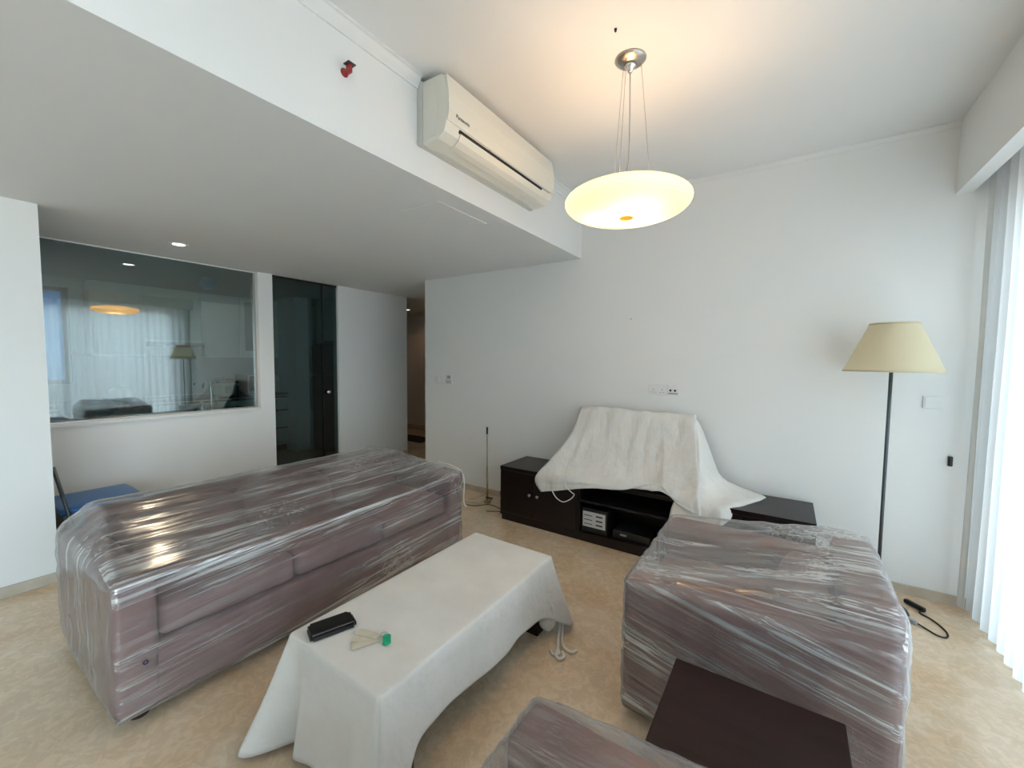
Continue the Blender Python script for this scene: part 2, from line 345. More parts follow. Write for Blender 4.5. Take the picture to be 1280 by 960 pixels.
def sheet(name, grid, mt, parent=None, thick=0.004, wrinkle=0.0, sub=6, wscale=(9,9,3)):
    """control grid of points, smoothed in both directions into one cloth surface"""
    rows = [spline(r, sub) for r in grid]; cols = [spline([r[j] for r in rows], sub) for j in range(len(rows[0]))]
    bm = bmesh.new(); V = []
    for c in cols:
        V.append([bm.verts.new(p) for p in c])
    for a, b in zip(V, V[1:]):
        for i in range(len(a)-1): bm.faces.new((a[i], b[i], b[i+1], a[i+1]))
    bm.normal_update()
    if wrinkle:
        mv = {}
        for v in bm.verts:
            q = Vector((v.co.x*wscale[0], v.co.y*wscale[1], v.co.z*wscale[2])); mv[v] = v.normal*noise.fractal(q, 1.0, 2.0, 4)*wrinkle
        for v, d in mv.items(): v.co += d
    ob = link_mesh(name, bm, mt, parent, True)
    s = ob.modifiers.new('thick', 'SOLIDIFY'); s.thickness = thick; s.offset = 0
    apply_mods(ob); return ob

# ------------------------------------------------------------------ room shell
YB, ZD, ZC, KX, BX = 3.49, 2.385, 2.865, -4.81, -1.60
struct(box('floor', (-8.2, 1.75, -3.42, 6.3, -0.12, 0.0), M_floor))
struct(box('floor_kitchen', (-7.1, KX-0.12, -0.35, 4.2, 0.0, 0.004), M_ktile))
struct(box('ceiling', (BX-0.05, 1.75, -3.42, YB+0.15, ZC, ZC+0.1), M_ceil))
struct(box('ceiling_lowered', (-8.2, BX, -3.42, 6.3, ZD, ZC+0.1), M_ceil))
struct(box('wall_back', (-3.605, 1.75, YB, YB+0.14, 0, ZC), M_wall))
struct(box('wall_corridor_right', (-3.605, -3.47, YB+0.14, 5.9, 0, ZD), M_corr))
struct(box('wall_left', (KX-0.12, -3.86, -3.42, 0.50, 0, ZD), M_wall))
NY = -3.3      # wall behind the photographer
struct(box('wall_near', (-3.86, 1.30, NY-0.12, NY, 0, ZC), M_wall))
WY0, WY1, SZ, DY0, DY1 = 0.505, 2.183, 0.905, 2.335, 3.14
struct(boxes('wall_kitchen', [(KX-0.12, KX, WY0, WY1, 0, SZ), (KX-0.12, KX, WY1, DY0, 0, ZD), (KX-0.12, KX, DY1, 4.28, 0, ZD)], M_wall))
struct(box('wall_kitchen_right', (-7.1, KX-0.12, 4.2, 4.28, 0, ZD), M_wall)); struct(box('wall_kitchen_left', (-7.1, KX-0.12, -0.47, -0.35, 0, ZD), M_wall))
KB = -7.1
struct(boxes('wall_kitchen_far', [(KB-0.12, KB, -0.47, 0.05, 0, ZD), (KB-0.12, KB, 1.12, 4.28, 0, ZD), (KB-0.12, KB, 0.05, 1.12, 0, 1.12), (KB-0.12, KB, 0.05, 1.12, 2.26, ZD)], M_wall))
struct(box('wall_corridor_far', (-8.2, -3.47, 5.9, 6.02, 0, ZD), M_corr))
struct(box('wall_corridor_left', (-7.34, -7.22, 4.28, 5.9, 0, ZD), M_corr))
# balcony side: jamb by the TV wall, header above the sliding doors
struct(boxes('wall_right', [(1.30, 1.45, 3.30, YB, 0, ZC), (1.30, 1.45, -3.42, -3.2, 0, ZC), (1.30, 1.45, -3.2, 3.30, 2.42, ZC)], M_wall))
struct(box('trim_1', (0.776, 0.848, NY, YB, 2.452, ZC), M_wall))          # curtain pelmet
# crown mouldings
def crown(name, pts_xz, y0, y1): return struct(prism_y(name, pts_xz, y0, y1, M_trim))
cp = [(0,-0.055),(0.008,-0.055),(0.010,-0.045),(0.022,-0.030),(0.034,-0.012),(0.045,-0.010),(0.045,0),(0,0)]
crown('trim_2', [(BX+a, ZC+b) for a,b in cp], NY, 1.497)
crown('trim_3', [(BX+a, ZC+b) for a,b in cp], 2.6, YB)
struct(prism_x('trim_4', [(YB-a*0.5, ZC+b*0.6) for a,b in cp], BX, 0.776, M_trim))
# stone skirtings
struct(box('baseboard_back', (-3.605, 1.30, YB-0.012, YB, 0, 0.062), M_skirt))
struct(box('baseboard_left', (-3.86, -3.848, NY, 0.50, 0, 0.065), M_skirt))
struct(boxes('baseboard_kitchen', [(KX, KX+0.012, WY0, DY0, 0, 0.062), (KX, KX+0.012, DY1, 4.28, 0, 0.062)], M_skirt))
struct(box('baseboard_corridor', (-7.22, -3.7, 5.885, 5.9, 0, 0.09), M_skirt))
# ceiling access hatch: a shallow framed lid in the lowered ceiling
h = struct(box('trim_5', (-2.03, -1.755, 1.80, 2.24, ZD-0.003, ZD), M_ceil))
boxes('hatch_frame', [(-2.045,-2.03,1.785,2.255,ZD-0.0035,ZD), (-1.755,-1.74,1.785,2.255,ZD-0.0035,ZD), (-2.03,-1.755,1.785,1.80,ZD-0.0035,ZD), (-2.03,-1.755,2.24,2.255,ZD-0.0035,ZD)], M_ceil, h)

# kitchen picture window: pane, sill ledge, slim frame
win = struct(box('window_1', (KX-0.082, KX-0.072, WY0, WY1, SZ+0.012, ZD), M_kglass))
boxes('window_frame', [(KX-0.092, KX-0.062, WY1-0.022, WY1, SZ+0.01, ZD), (KX-0.092, KX-0.062, WY0, WY1, SZ+0.004, SZ+0.014)], M_steel, win)
boxes('window_ceiling_track', [(KX-0.092, KX-0.060, WY0, WY1, ZD-0.008, ZD)], M_white, win)
box('window_sill', (KX-0.12, KX+0.012, WY0, WY1, SZ-0.022, SZ+0.006), M_white, win, 0.003)
# glass kitchen door: wide pane, narrow pane with knob
d1 = struct(box('door_1', (KX-0.065, KX-0.055, DY0, 2.955, 0.008, ZD-0.02), M_dglass))
d1b = box('narrow_pane', (KX-0.050, KX-0.040, 2.945, DY1, 0.008, ZD-0.02), M_dglass, d1)
box('head_track', (KX-0.075, KX-0.03, DY0, DY1, ZD-0.02, ZD), M_black, d1)
box('pane_edge', (KX-0.052, KX-0.038, 2.944, 2.950, 0.008, ZD-0.02), M_rubber, d1)
kb = lathe('door_knob', [(0,0),(0.010,0),(0.010,0.025),(0.022,0.030),(0.026,0.042),(0.020,0.054),(0,0.058)], M_chrome, d1)
kb.matrix_world = Matrix.Translation((KX-0.040, 2.992, 1.03)) @ Matrix.Rotation(math.pi/2, 4, 'Y')

# balcony sliding doors: four framed panes behind the curtains
w2 = struct(boxes('window_2', [(1.36,1.42,-3.2,3.30,0,0.05), (1.36,1.42,-3.2,3.30,2.37,2.42)], M_grey))
ys = [-3.2, -1.575, 0.05, 1.675, 3.30]
for i in range(4):
    fr = boxes('sash', [(1.37,1.41,ys[i],ys[i]+0.05,0.05,2.37),(1.37,1.41,ys[i+1]-0.05,ys[i+1],0.05,2.37)], M_grey, w2)
    box('pane', (1.386,1.394,ys[i]+0.05,ys[i+1]-0.05,0.05,2.37), M_pane, fr)
# kitchen far window
w3 = struct(boxes('window_3', [(KB-0.09,KB-0.04,0.05,0.10,1.12,2.26),(KB-0.09,KB-0.04,1.07,1.12,1.12,2.26),(KB-0.09,KB-0.04,0.10,1.07,1.12,1.17),(KB-0.09,KB-0.04,0.10,1.07,2.21,2.26),(KB-0.09,KB-0.04,0.56,0.60,1.17,2.21)], M_grey))
M_kpane = glass_mat('blue_tinted_glass', (0.05,0.12,0.19), 0.02)
box('pane', (KB-0.07,KB-0.062,0.10,0.56,1.17,2.21), M_kpane, w3); box('pane', (KB-0.07,KB-0.062,0.60,1.07,1.17,2.21), M_kpane, w3)

# ------------------------------------------------------------------ curtains
def curtain(name, y0, y1, xc, amp, wl, z0, z1, mt, label, dens=70, seed=0):
    bm = bmesh.new(); n = int(abs(y1-y0)*dens)+8; rows = 9; V = []
    for j in range(rows):
        t = j/(rows-1); z = z0+(z1-z0)*t; row = []
        for i in range(n+1):
            y = y0+(y1-y0)*i/n
            ph = 2*math.pi*y/wl + 1.6*noise.noise(Vector((y*2.3, seed, 0.2*t)))
            a = amp*(0.75+0.5*noise.noise(Vector((y*3.1, 5+seed, t*0.6))))*(1.0-0.25*t)
            row.append(bm.verts.new((xc + a*math.sin(ph)+0.010*noise.noise(Vector((y*5,t*2,seed))), y+0.25*a*math.cos(ph), z)))
        V.append(row)
    for a, b in zip(V, V[1:]):
        for i in range(n): bm.faces.new((a[i],a[i+1],b[i+1],b[i]))
    o = link_mesh(name, bm, mt, None, True); return tag(o, label, 'curtain')
curtain('sheer_curtain', 3.43, -0.5, 0.950, 0.028, 0.105, 0.015, 2.66, M_sheer, 'white sheer voile curtain hanging in soft folds across the balcony doors', seed=2)
curtain('drape', 3.468, 3.405, 0.905, 0.012, 0.05, 0.025, 2.66, M_drape, 'narrow grey opaque drape gathered against the wall corner beside the sheer curtain', dens=500, seed=9)
ct = thing('curtain_track', 'long white curtain rail fixed behind the pelmet', 'rail')
box('rail', (0.933,0.968,-3.2,3.47,2.66,2.69), M_white, ct); [box('rail_bracket', (0.940,0.960,y,y+0.04,2.69,ZC), M_white, ct) for y in (-2.9,-1.5,0.5,2.0,3.2)]

# ------------------------------------------------------------------ sofa
def film(name, pts, mt, parent, axis, inflate=0.012, voxel=0.022, sag=None):
    bm = bmesh.new()
    c = sum((Vector(p) for p in pts), Vector())/len(pts)
    for p in pts: bm.verts.new(p)
    bmesh.ops.convex_hull(bm, input=bm.verts[:])
    loose = [v for v in bm.verts if not v.link_faces]; bmesh.ops.delete(bm, geom=loose, context='VERTS')
    bmesh.ops.recalc_face_normals(bm, faces=bm.faces[:])
    ob = link_mesh(name, bm, mt, None, True)
    r = ob.modifiers.new('r', 'REMESH'); r.mode = 'VOXEL'; r.voxel_size = voxel
    s = ob.modifiers.new('s', 'SMOOTH'); s.factor = 0.5; s.iterations = 5
    apply_mods(ob)
    me = ob.data; new = []
    for v in me.vertices:
        p = v.co.copy(); n = v.normal
        q = Vector((p.x*1.5, p.y*14, p.z*14)) if axis == 'x' else Vector((p.x*14, p.y*1.5, p.z*14))
        if axis == 'x': q.z += p.x*3
        d = inflate + 0.006*noise.fractal(q, 1.0, 2.0, 3) + 0.004*noise.noise(p*7)
        if sag: d -= sag(p, n)
        new.append(p + n*d)
    for v, p in zip(me.vertices, new): v.co = p
    for p in me.polygons: p.use_smooth = True
    me.materials.clear(); me.materials.append(mt)
    ob.parent = parent; ob.matrix_parent_inverse = Matrix.Translation(-parent.location)
    return ob
SX0, SX1, SY0, SY1 = -3.0, -2.045, 0.385, 2.355
sofa = thing('sofa', 'long mauve three-seat sofa wrapped in clear plastic film', 'sofa', ((SX0+SX1)/2, (SY0+SY1)/2, 0))
rbox('base_frame', (SX0+0.02, SX1-0.012, SY0+0.02, SY1-0.02, 0.055, 0.305), 0.02, M_fabric, sofa)
for y0, y1 in ((SY0, SY0+0.145), (SY1-0.145, SY1)): rbox('arm', (SX0+0.03, SX1, y0, y1, 0.055, 0.595), 0.035, M_fabric, sofa, puff=0.006)
rbox('back_frame', (SX0, SX0+0.17, SY0+0.10, SY1-0.10, 0.055, 0.675), 0.04, M_fabric, sofa)
ca, cb = SY0+0.147, SY1-0.147; cw = (cb-ca)/3
for i in range(3):
    s_ = rbox('seat_cushion', (SX0+0.20, SX1-0.020, ca+i*cw+0.003, ca+(i+1)*cw-0.003, 0.31, 0.455), 0.035, M_fabric, sofa, puff=0.012, wob=0.003)
    rbox('back_cushion', (SX0+0.25, SX0+0.44, ca+i*cw+0.004, ca+(i+1)*cw-0.004, 0.45, 0.655), 0.06, M_fabric, sofa, puff=0.02, wob=0.005, shear=-0.45)
for x, y in ((SX1-0.10, SY0+0.09),(SX1-0.10, SY1-0.09),(SX0+0.10, SY0+0.09),(SX0+0.10, SY1-0.09)):
    lathe('foot', [(0,0.001),(0.035,0.001),(0.042,0.012),(0.045,0.055),(0,0.057)], M_foot, sofa, (x,y,0), 20)
hp = []
for y0, y1 in ((SY0, SY0+0.145), (SY1-0.145, SY1)):
    for y in (y0, y1):
        hp += [(SX1,y,0.595),(SX0+0.03,y,0.60),(SX1,y,0.06),(SX0+0.01,y,0.06)]
for y in (SY0+0.13, SY1-0.13): hp += [(SX0,y,0.695),(SX0+0.24,y,0.712)]
def sag_s(p, n):
    if n.z < 0.6: return 0
    t = max(0, 1-((p.y-(SY0+SY1)/2)/0.85)**4); return 0.012*t
film('plastic_wrap', hp, M_film_y, sofa, 'y', 0.010, sag=sag_s)
cordp = spline([(-2.30,2.372,0.635),(-2.15,2.374,0.622),(-2.058,2.374,0.585),(-2.032,2.372,0.51),(-2.034,2.37,0.40),(-2.030,2.372,0.345),(-2.01,2.372,0.325)], 8)
tag(tube('film_edge_cord', cordp, 0.004, M_cord, sofa), 'white twisted edge of the film')
ringo = lathe('purple_mark', [(0.005,0),(0.009,0),(0.009,0.002),(0.005,0.002)], mat('purple_ink',(0.03,0.005,0.05),0.5), sofa, (0,0,0), 16)
ringo.matrix_parent_inverse = Matrix.Identity(4); ringo.parent = sofa
ringo.location = Vector((SX1+0.018, SY0+0.09, 0.27)) - sofa.location; ringo.rotation_euler = (0, math.pi/2, 0)

# ------------------------------------------------------------------ armchairs
AX0, AX1, AY0, AY1 = -0.51, 0.345, 1.575, 2.41
def armchair(label):
    t = thing('armchair', label, 'armchair', ((AX0+AX1)/2, (AY0+AY1)/2, 0), 'film-wrapped mauve armchairs')
    rbox('base_frame', (AX0+0.012, AX1-0.02, AY0+0.02, AY1-0.02, 0.045, 0.30), 0.02, M_fabric, t)
    for y0, y1 in ((AY0, AY0+0.15), (AY1-0.15, AY1)): rbox('arm', (AX0, AX1-0.03, y0, y1, 0.045, 0.59), 0.03, M_fabric, t, puff=0.006)
    rbox('back_frame', (AX1-0.16, AX1, AY0+0.09, AY1-0.09, 0.045, 0.69), 0.04, M_fabric, t)
    rbox('seat_cushion', (AX0+0.005, AX1-0.20, AY0+0.155, AY1-0.155, 0.305, 0.44), 0.035, M_fabric, t, puff=0.014, wob=0.003)
    rbox('back_cushion', (AX1-0.36, AX1-0.20, AY0+0.16, AY1-0.16, 0.435, 0.61), 0.05, M_fabric, t, puff=0.012, shear=0.25)
    for x, y in ((AX0+0.09, AY0+0.09),(AX0+0.09, AY1-0.09),(AX1-0.09, AY0+0.09),(AX1-0.09, AY1-0.09)):
        lathe('foot', [(0,0.001),(0.03,0.001),(0.038,0.01),(0.04,0.045),(0,0.047)], M_foot, t, (x,y,0), 20)
    hp = []
    for y in (AY0, AY1): hp += [(AX0,y,0.59),(AX0,y,0.05),(AX1-0.02,y,0.05),(AX1-0.03,y,0.595)]
    for y in (AY0+0.09, AY1-0.05): hp += [(AX1-0.01,y,0.695),(AX1-0.16,y,0.705)]
    def sg(p, n):
        if n.z < 0.6: return 0
        u = (p.y-(AY0+AY1)/2)/0.42; v = (p.x-(AX0+AX1)/2)/0.43
        return 0.035*max(0,1-u*u)*max(0,1-abs(v)**3)
    film('plastic_wrap', hp, M_film_x, t, 'x', 0.010, 0.02, sg)
    return t
ac1 = armchair('mauve armchair in clear plastic film standing between the side table and the TV cabinet')
def copy_tree(o, parent=None):
    c = o.copy(); COL.objects.link(c)
    if parent: c.parent = parent; c.matrix_parent_inverse = o.matrix_parent_inverse.copy()
    for ch in list(o.children): copy_tree(ch, c)
    return c
ac2 = copy_tree(ac1); ac2.location.y -= 1.525
ac2['label'] = 'mauve armchair in clear plastic film standing beyond the side table, away from the TV cabinet'

# ------------------------------------------------------------------ side table between the armchairs
st = thing('side_table', 'square dark mahogany side table between the two wrapped armchairs', 'table', (-0.05, 1.22, 0))
box('table_top', (-0.275, 0.177, 1.02, 1.43, 0.425, 0.45), M_woodtable, st, 0.003)
boxes('apron', [(-0.255,0.157,1.035,1.05,0.37,0.425),(-0.255,0.157,1.40,1.415,0.37,0.425),(-0.255,-0.24,1.05,1.40,0.37,0.425),(0.142,0.157,1.05,1.40,0.37,0.425)], M_woodtable, st)
for x in (-0.255, 0.117):
    for y in (1.035, 1.375): box('leg', (x,x+0.04,y,y+0.04,0,0.37), M_woodtable, st, 0.003)

# ------------------------------------------------------------------ coffee table and cloth
TX0, TX1, TY0, TY1, TZ = -1.540, -1.018, 0.785, 1.905, 0.395
tb = thing('coffee_table', 'low dark coffee table hidden under a white cloth', 'table', ((TX0+TX1)/2, (TY0+TY1)/2, 0))
box('table_top', (TX0, TX1, TY0, TY1, TZ-0.04, TZ), M_woodtable, tb, 0.004)
for x in (TX0+0.02, TX1-0.09):
    for y in (TY0+0.09, TY1-0.10): box('leg', (x,x+0.07,y,y+0.07,0,TZ-0.04), M_woodin, tb, 0.003)
def tablecloth():
    bm = bmesh.new(); zt = TZ+0.004; r = 0.012
    x0,x1,y0,y1 = TX0-0.004, TX1+0.004, TY0-0.004, TY1+0.004
    W, D = x1-x0, y1-y0
    # perimeter: start mid of the +x side, go to the far corner, and round; each sample keeps (point, outward dir, corner weights)
    per = []; NS = 70
    def seg(a, b, nrm, n):
        for i in range(n):
            t = i/n; per.append((Vector((a[0]+(b[0]-a[0])*t, a[1]+(b[1]-a[1])*t)), Vector(nrm)))
    def arc(c, a0, a1, n=14):
        for i in range(n):
            a = a0+(a1-a0)*i/n; per.append((Vector((c[0]+r*math.cos(a), c[1]+r*math.sin(a))), Vector((math.cos(a), math.sin(a)))))
    seg((x1,y0+r),(x1,y1-r),(1,0),110); arc((x1-r,y1-r),0,math.pi/2)
    seg((x1-r,y1),(x0+r,y1),(0,1),56); arc((x0+r,y1-r),math.pi/2,math.pi)
    seg((x0,y1-r),(x0,y0+r),(-1,0),110); arc((x0+r,y0+r),math.pi,1.5*math.pi)
    seg((x0+r,y0),(x1-r,y0),(0,-1),56); arc((x1-r,y0+r),1.5*math.pi,2*math.pi)
    corners = {'fr':(x1,y1),'fl':(x0,y1),'nl':(x0,y0),'nr':(x1,y0)}
    def g(p, c, s): return math.exp(-((p-Vector(c)).length/s)**2)
    NR = 22; rings = []
    data = []
    for p, n in per:
        f = {k: g(p, c, 0.075) for k, c in corners.items()}; fw = {k: g(p, c, 0.20) for k, c in corners.items()}
        if n.x > 0.9: drop = 0.225 + 0.045*(p.y-y0)/D
        elif n.x < -0.9: drop = 0.36
        elif n.y > 0.9: drop = 0.24
        elif n.y < -0.9: drop = 0.33 + 0.03*(x1-p.x)/W
        else: drop = 0.30
        drop += 0.10*f['fr'] + 0.10*f['fl']
        if n.y < -0.3: drop += 0.06*fw['nr']+ 0.02*fw['nl']
        else: drop += 0.13*f['nr']**1.0
        drop = min(drop, 0.385)
        flare = 0.012 + 0.10*f['fr'] + 0.08*f['fl'] + 0.125*g(p, corners['nl'], 0.05) + 0.11*f['nr'] + (0.045 if n.y < -0.9 else 0)
        s = p.x*9 + p.y*7
        wob = 0.010*math.sin(s*1.7+0.6) + 0.008*noise.noise(Vector((p.x*8,p.y*8,1)))
        if n.y < -0.9: wob += 0.014*math.sin((p.x-x0)*19+0.4)
        if n.y < -0.5: wob -= 0.085*math.exp(-((p.x-x0-0.085)/0.030)**2) + 0.03*math.exp(-((p.x-x1+0.10)/0.035)**2)
        dirn = n.copy()
        for k, c in corners.items():
            dg = Vector((1 if c[0]==x1 else -1, 1 if c[1]==y1 else -1)).normalized()
            if k == 'nl': dg = Vector((-0.42,-0.91))
            dirn += dg*f[k]*1.3
        dirn.normalize(); data.append((p, n, dirn, drop, flare, wob))
    # smooth drop and flare round the perimeter
    K = len(data)
    for _ in range(3):
        data = [(d[0], d[1], (data[i-1][2]+d[2]*2+data[(i+1)%K][2]).normalized(), (data[i-1][3]+d[3]*2+data[(i+1)%K][3])/4, (data[i-1][4]+d[4]*2+data[(i+1)%K][4])/4, (data[i-1][5]+d[5]*2+data[(i+1)%K][5])/4) for i, d in enumerate(data)]
    c = Vector(((x0+x1)/2,(y0+y1)/2))
    for k in (0.06, 0.25, 0.45, 0.65, 0.82, 0.93, 0.985):     # top, from the middle outwards
        rings.append([bm.verts.new((c.x+(p.x-c.x)*k, c.y+(p.y-c.y)*k, zt+0.0012+0.0016*noise.noise(Vector((p.x*k*9,p.y*k*9,3))))) for p, *_ in data])
    for j in range(NR+1):
        t = j/NR; ring = []
        for p, n, dr, drop, fl, wb in data:
            out = fl*(t**1.15) + wb*t*min(1, t*2.2) + 0.004*min(1, t*6)
            q = p + dr*out
            z = zt - drop*t if t > 0 else zt
            z = max(z, 0.006)
            ring.append(bm.verts.new((q.x, q.y, z)))
        rings.append(ring)
    for a, b in zip(rings, rings[1:]):
        for i in range(K): bm.faces.new((a[i], b[i], b[(i+1)%K], a[(i+1)%K]))
    bm.faces.new(rings[0]); bmesh.ops.recalc_face_normals(bm, faces=bm.faces[:])
    ob = link_mesh('tablecloth', bm, M_cloth, None, True)
    s = ob.modifiers.new('t', 'SOLIDIFY'); s.thickness = 0.003; s.offset = 1; apply_mods(ob)
    tag(ob, 'white cotton cloth draped over the low coffee table', 'tablecloth')
    return ob
tcl = tablecloth()
# bunched cloth end and tie strings under the far corner
rbox('gathered_corner', (-1.045,-0.968,1.815,1.895,0.03,0.20), 0.034, M_cloth, tcl, puff=0.008, wob=0.012)
for i, pts in enumerate(([(-0.965,1.93,0.14),(-0.962,1.92,0.08),(-0.95,1.88,0.02),(-0.915,1.80,0.006),(-0.885,1.755,0.006),(-0.90,1.73,0.006),(-0.93,1.75,0.006)],
                         [(-0.955,1.94,0.14),(-0.948,1.925,0.07),(-0.94,1.90,0.012),(-0.91,1.84,0.006),(-0.87,1.80,0.006),(-0.83,1.80,0.006),(-0.82,1.825,0.006)],
                         [(-0.96,1.925,0.14),(-0.958,1.905,0.06),(-0.945,1.87,0.010),(-0.905,1.78,0.008),(-0.89,1.735,0.008),(-0.865,1.72,0.008),(-0.85,1.74,0.012),(-0.87,1.765,0.014)])):
    tube('tie_string', spline(pts, 6), 0.0075, M_cloth, tcl)

# phone and key tags on the cloth
ZT = TZ+0.012
def flat_box(name, cx, cy, lx, ly, z0, z1, ang, mt, parent=None, r=0.004, seg=3):
    bm = bmesh.new(); add_box(bm, -lx/2, lx/2, -ly/2, ly/2, z0, z1)
    es = [e_ for e_ in bm.edges if abs(e_.verts[0].co.z-e_.verts[1].co.z) > 1e-6]
    bmesh.ops.bevel(bm, geom=es, offset=r, segments=seg, affect='EDGES')
    bm.transform(Matrix.Translation((cx,cy,0)) @ Matrix.Rotation(ang, 4, 'Z')); return link_mesh(name, bm, mt, parent)
PA = math.radians(71)
pb = tag(flat_box('phone_case', -1.430, 0.886, 0.168, 0.082, ZT, ZT+0.013, PA, M_black, r=0.012), 'black flat case under the phone on the tablecloth', 'phone case')
ph = tag(flat_box('phone', -1.436, 0.886, 0.158, 0.074, ZT+0.0135, ZT+0.024, PA, M_black, r=0.011), 'black mobile phone lying on a flat case on the tablecloth', 'phone')
flat_box('screen', -1.436, 0.886, 0.152, 0.068, ZT+0.024, ZT+0.0245, PA, M_glossblack, ph, r=0.009)
for dx in (0.037,): flat_box('metal_edge', -1.436+0.037*math.cos(PA-math.pi/2), 0.886+0.037*math.sin(PA-math.pi/2), 0.15, 0.0012, ZT+0.017, ZT+0.020, PA, M_steel, ph, r=0.0003, seg=1)
kt = thing('key_set', 'three beige key tags with a green plastic fob on the tablecloth', 'keys', (-1.25, 0.93, ZT))
for k, a in enumerate((218, 193, 168)):
    an = math.radians(a+28); bx_, by_ = -1.236, 0.955
    flat_box('key_tag', bx_+0.052*math.cos(an), by_+0.052*math.sin(an), 0.094, 0.034, ZT+0.0005+k*0.0022, ZT+0.0025+k*0.0022, an, M_card, kt, r=0.003)
flat_box('green_fob', -1.200, 0.962, 0.052, 0.030, ZT+0.001, ZT+0.010, math.radians(-40), M_green, kt, r=0.006)
ring = [(-1.228+0.013*math.cos(a), 0.972+0.013*math.sin(a), ZT+0.009) for a in [2*math.pi*k/20 for k in range(21)]]
tube('key_ring', ring, 0.0012, M_steel, kt, 6)

# ------------------------------------------------------------------ TV cabinet
CX0, CX1, CY0, CY1, CZ = -2.135, 0.183, 3.0, 3.448, 0.498
cb_ = thing('tv_cabinet', 'long low dark wenge TV cabinet against the wall', 'cabinet', ((CX0+CX1)/2, (CY0+CY1)/2, 0))
box('top_panel', (CX0, CX1, CY0-0.006, CY1, CZ-0.032, CZ), M_wood, cb_, 0.002)
box('plinth', (CX0+0.01, CX1-0.01, CY0+0.012, CY1, 0, 0.05), M_wood, cb_)
box('bottom_panel', (CX0, CX1, CY0, CY1, 0.05, 0.075), M_wood, cb_)
for x in (CX0, -1.372, -0.60, CX1-0.024): box('upright_panel', (x, x+0.024, CY0+0.002, CY1, 0.075, CZ-0.032), M_wood, cb_)
box('back_panel', (CX0+0.024, CX1-0.024, CY1-0.012, CY1, 0.075, CZ-0.032), M_woodin, cb_)
box('shelf', (-1.348, -0.60, CY0+0.02, CY1-0.012, 0.315, 0.333), M_woodin, cb_)
def cab_door(x0, x1, kx):
    d = box('door', (x0+0.002, x1-0.002, CY0-0.002, CY0+0.018, 0.078, CZ-0.035), M_wood, cb_, 0.0015)
    k = lathe('knob', [(0,0),(0.005,0),(0.005,0.012),(0.012,0.016),(0.013,0.022),(0,0.026)], M_steel, d, (0,0,0), 20)
    k.matrix_parent_inverse = Matrix.Identity(4); k.parent = d
    k.matrix_basis = d.matrix_world.inverted() @ Matrix.Translation((kx, CY0-0.002, 0.285)) @ Matrix.Rotation(math.pi/2, 4, 'X')
bpy.context.view_layer.update()
cab_door(CX0+0.002, -1.777, -1.815); cab_door(-1.775, -1.374, -1.737)
cab_door(-0.598, -0.21, -0.25); cab_door(-0.208, CX1-0.002, -0.17)
# box of equipment in the open bay
dv = thing('media_box', 'small black media box with a printed white label inside the TV cabinet bay', 'media box', (-1.24, 3.12, 0.076))
box('casing', (-1.342, -1.128, 3.030, 3.27, 0.0765, 0.27), M_black, dv, 0.004)
box('label_plate', (-1.330, -1.140, 3.026, 3.031, 0.122, 0.245), mat('paper_label',(0.62,0.63,0.64),0.5), dv)
boxes('printed_line', [(-1.318+0.10*k, -1.318+0.10*k+(0.07 if k == 0 else 0.055), 3.0252, 3.0262, z, z+0.012 if k else z+0.006) for k in (0,1) for z in (0.142,0.176,0.212)], M_ink, dv)
rt = thing('set_top_box', 'flat black set-top box on the lower floor of the TV cabinet bay', 'set-top box', (-0.98, 3.15, 0.076))
box('casing', (-1.09, -0.80, 3.06, 3.26, 0.0765, 0.135), M_black, rt, 0.004); box('display', (-1.03,-0.98,3.0585,3.061,0.10,0.115), M_grey, rt)
# the covered television
tv = thing('television', 'flat television hidden under the white dust sheet on the cabinet', 'television', (-1.04, 3.35, CZ))
box('panel', (-1.49, -0.60, 3.345, 3.385, 0.56, 1.015), M_black, tv, 0.006); box('screen', (-1.475,-0.615,3.342,3.3455,0.58,1.0), M_glossblack, tv)
box('neck', (-1.10,-0.98,3.35,3.38,CZ+0.012,0.57), M_black, tv); box('stand_base', (-1.25,-0.83,3.26,3.44,CZ+0.0005,CZ+0.014), M_black, tv, 0.004)
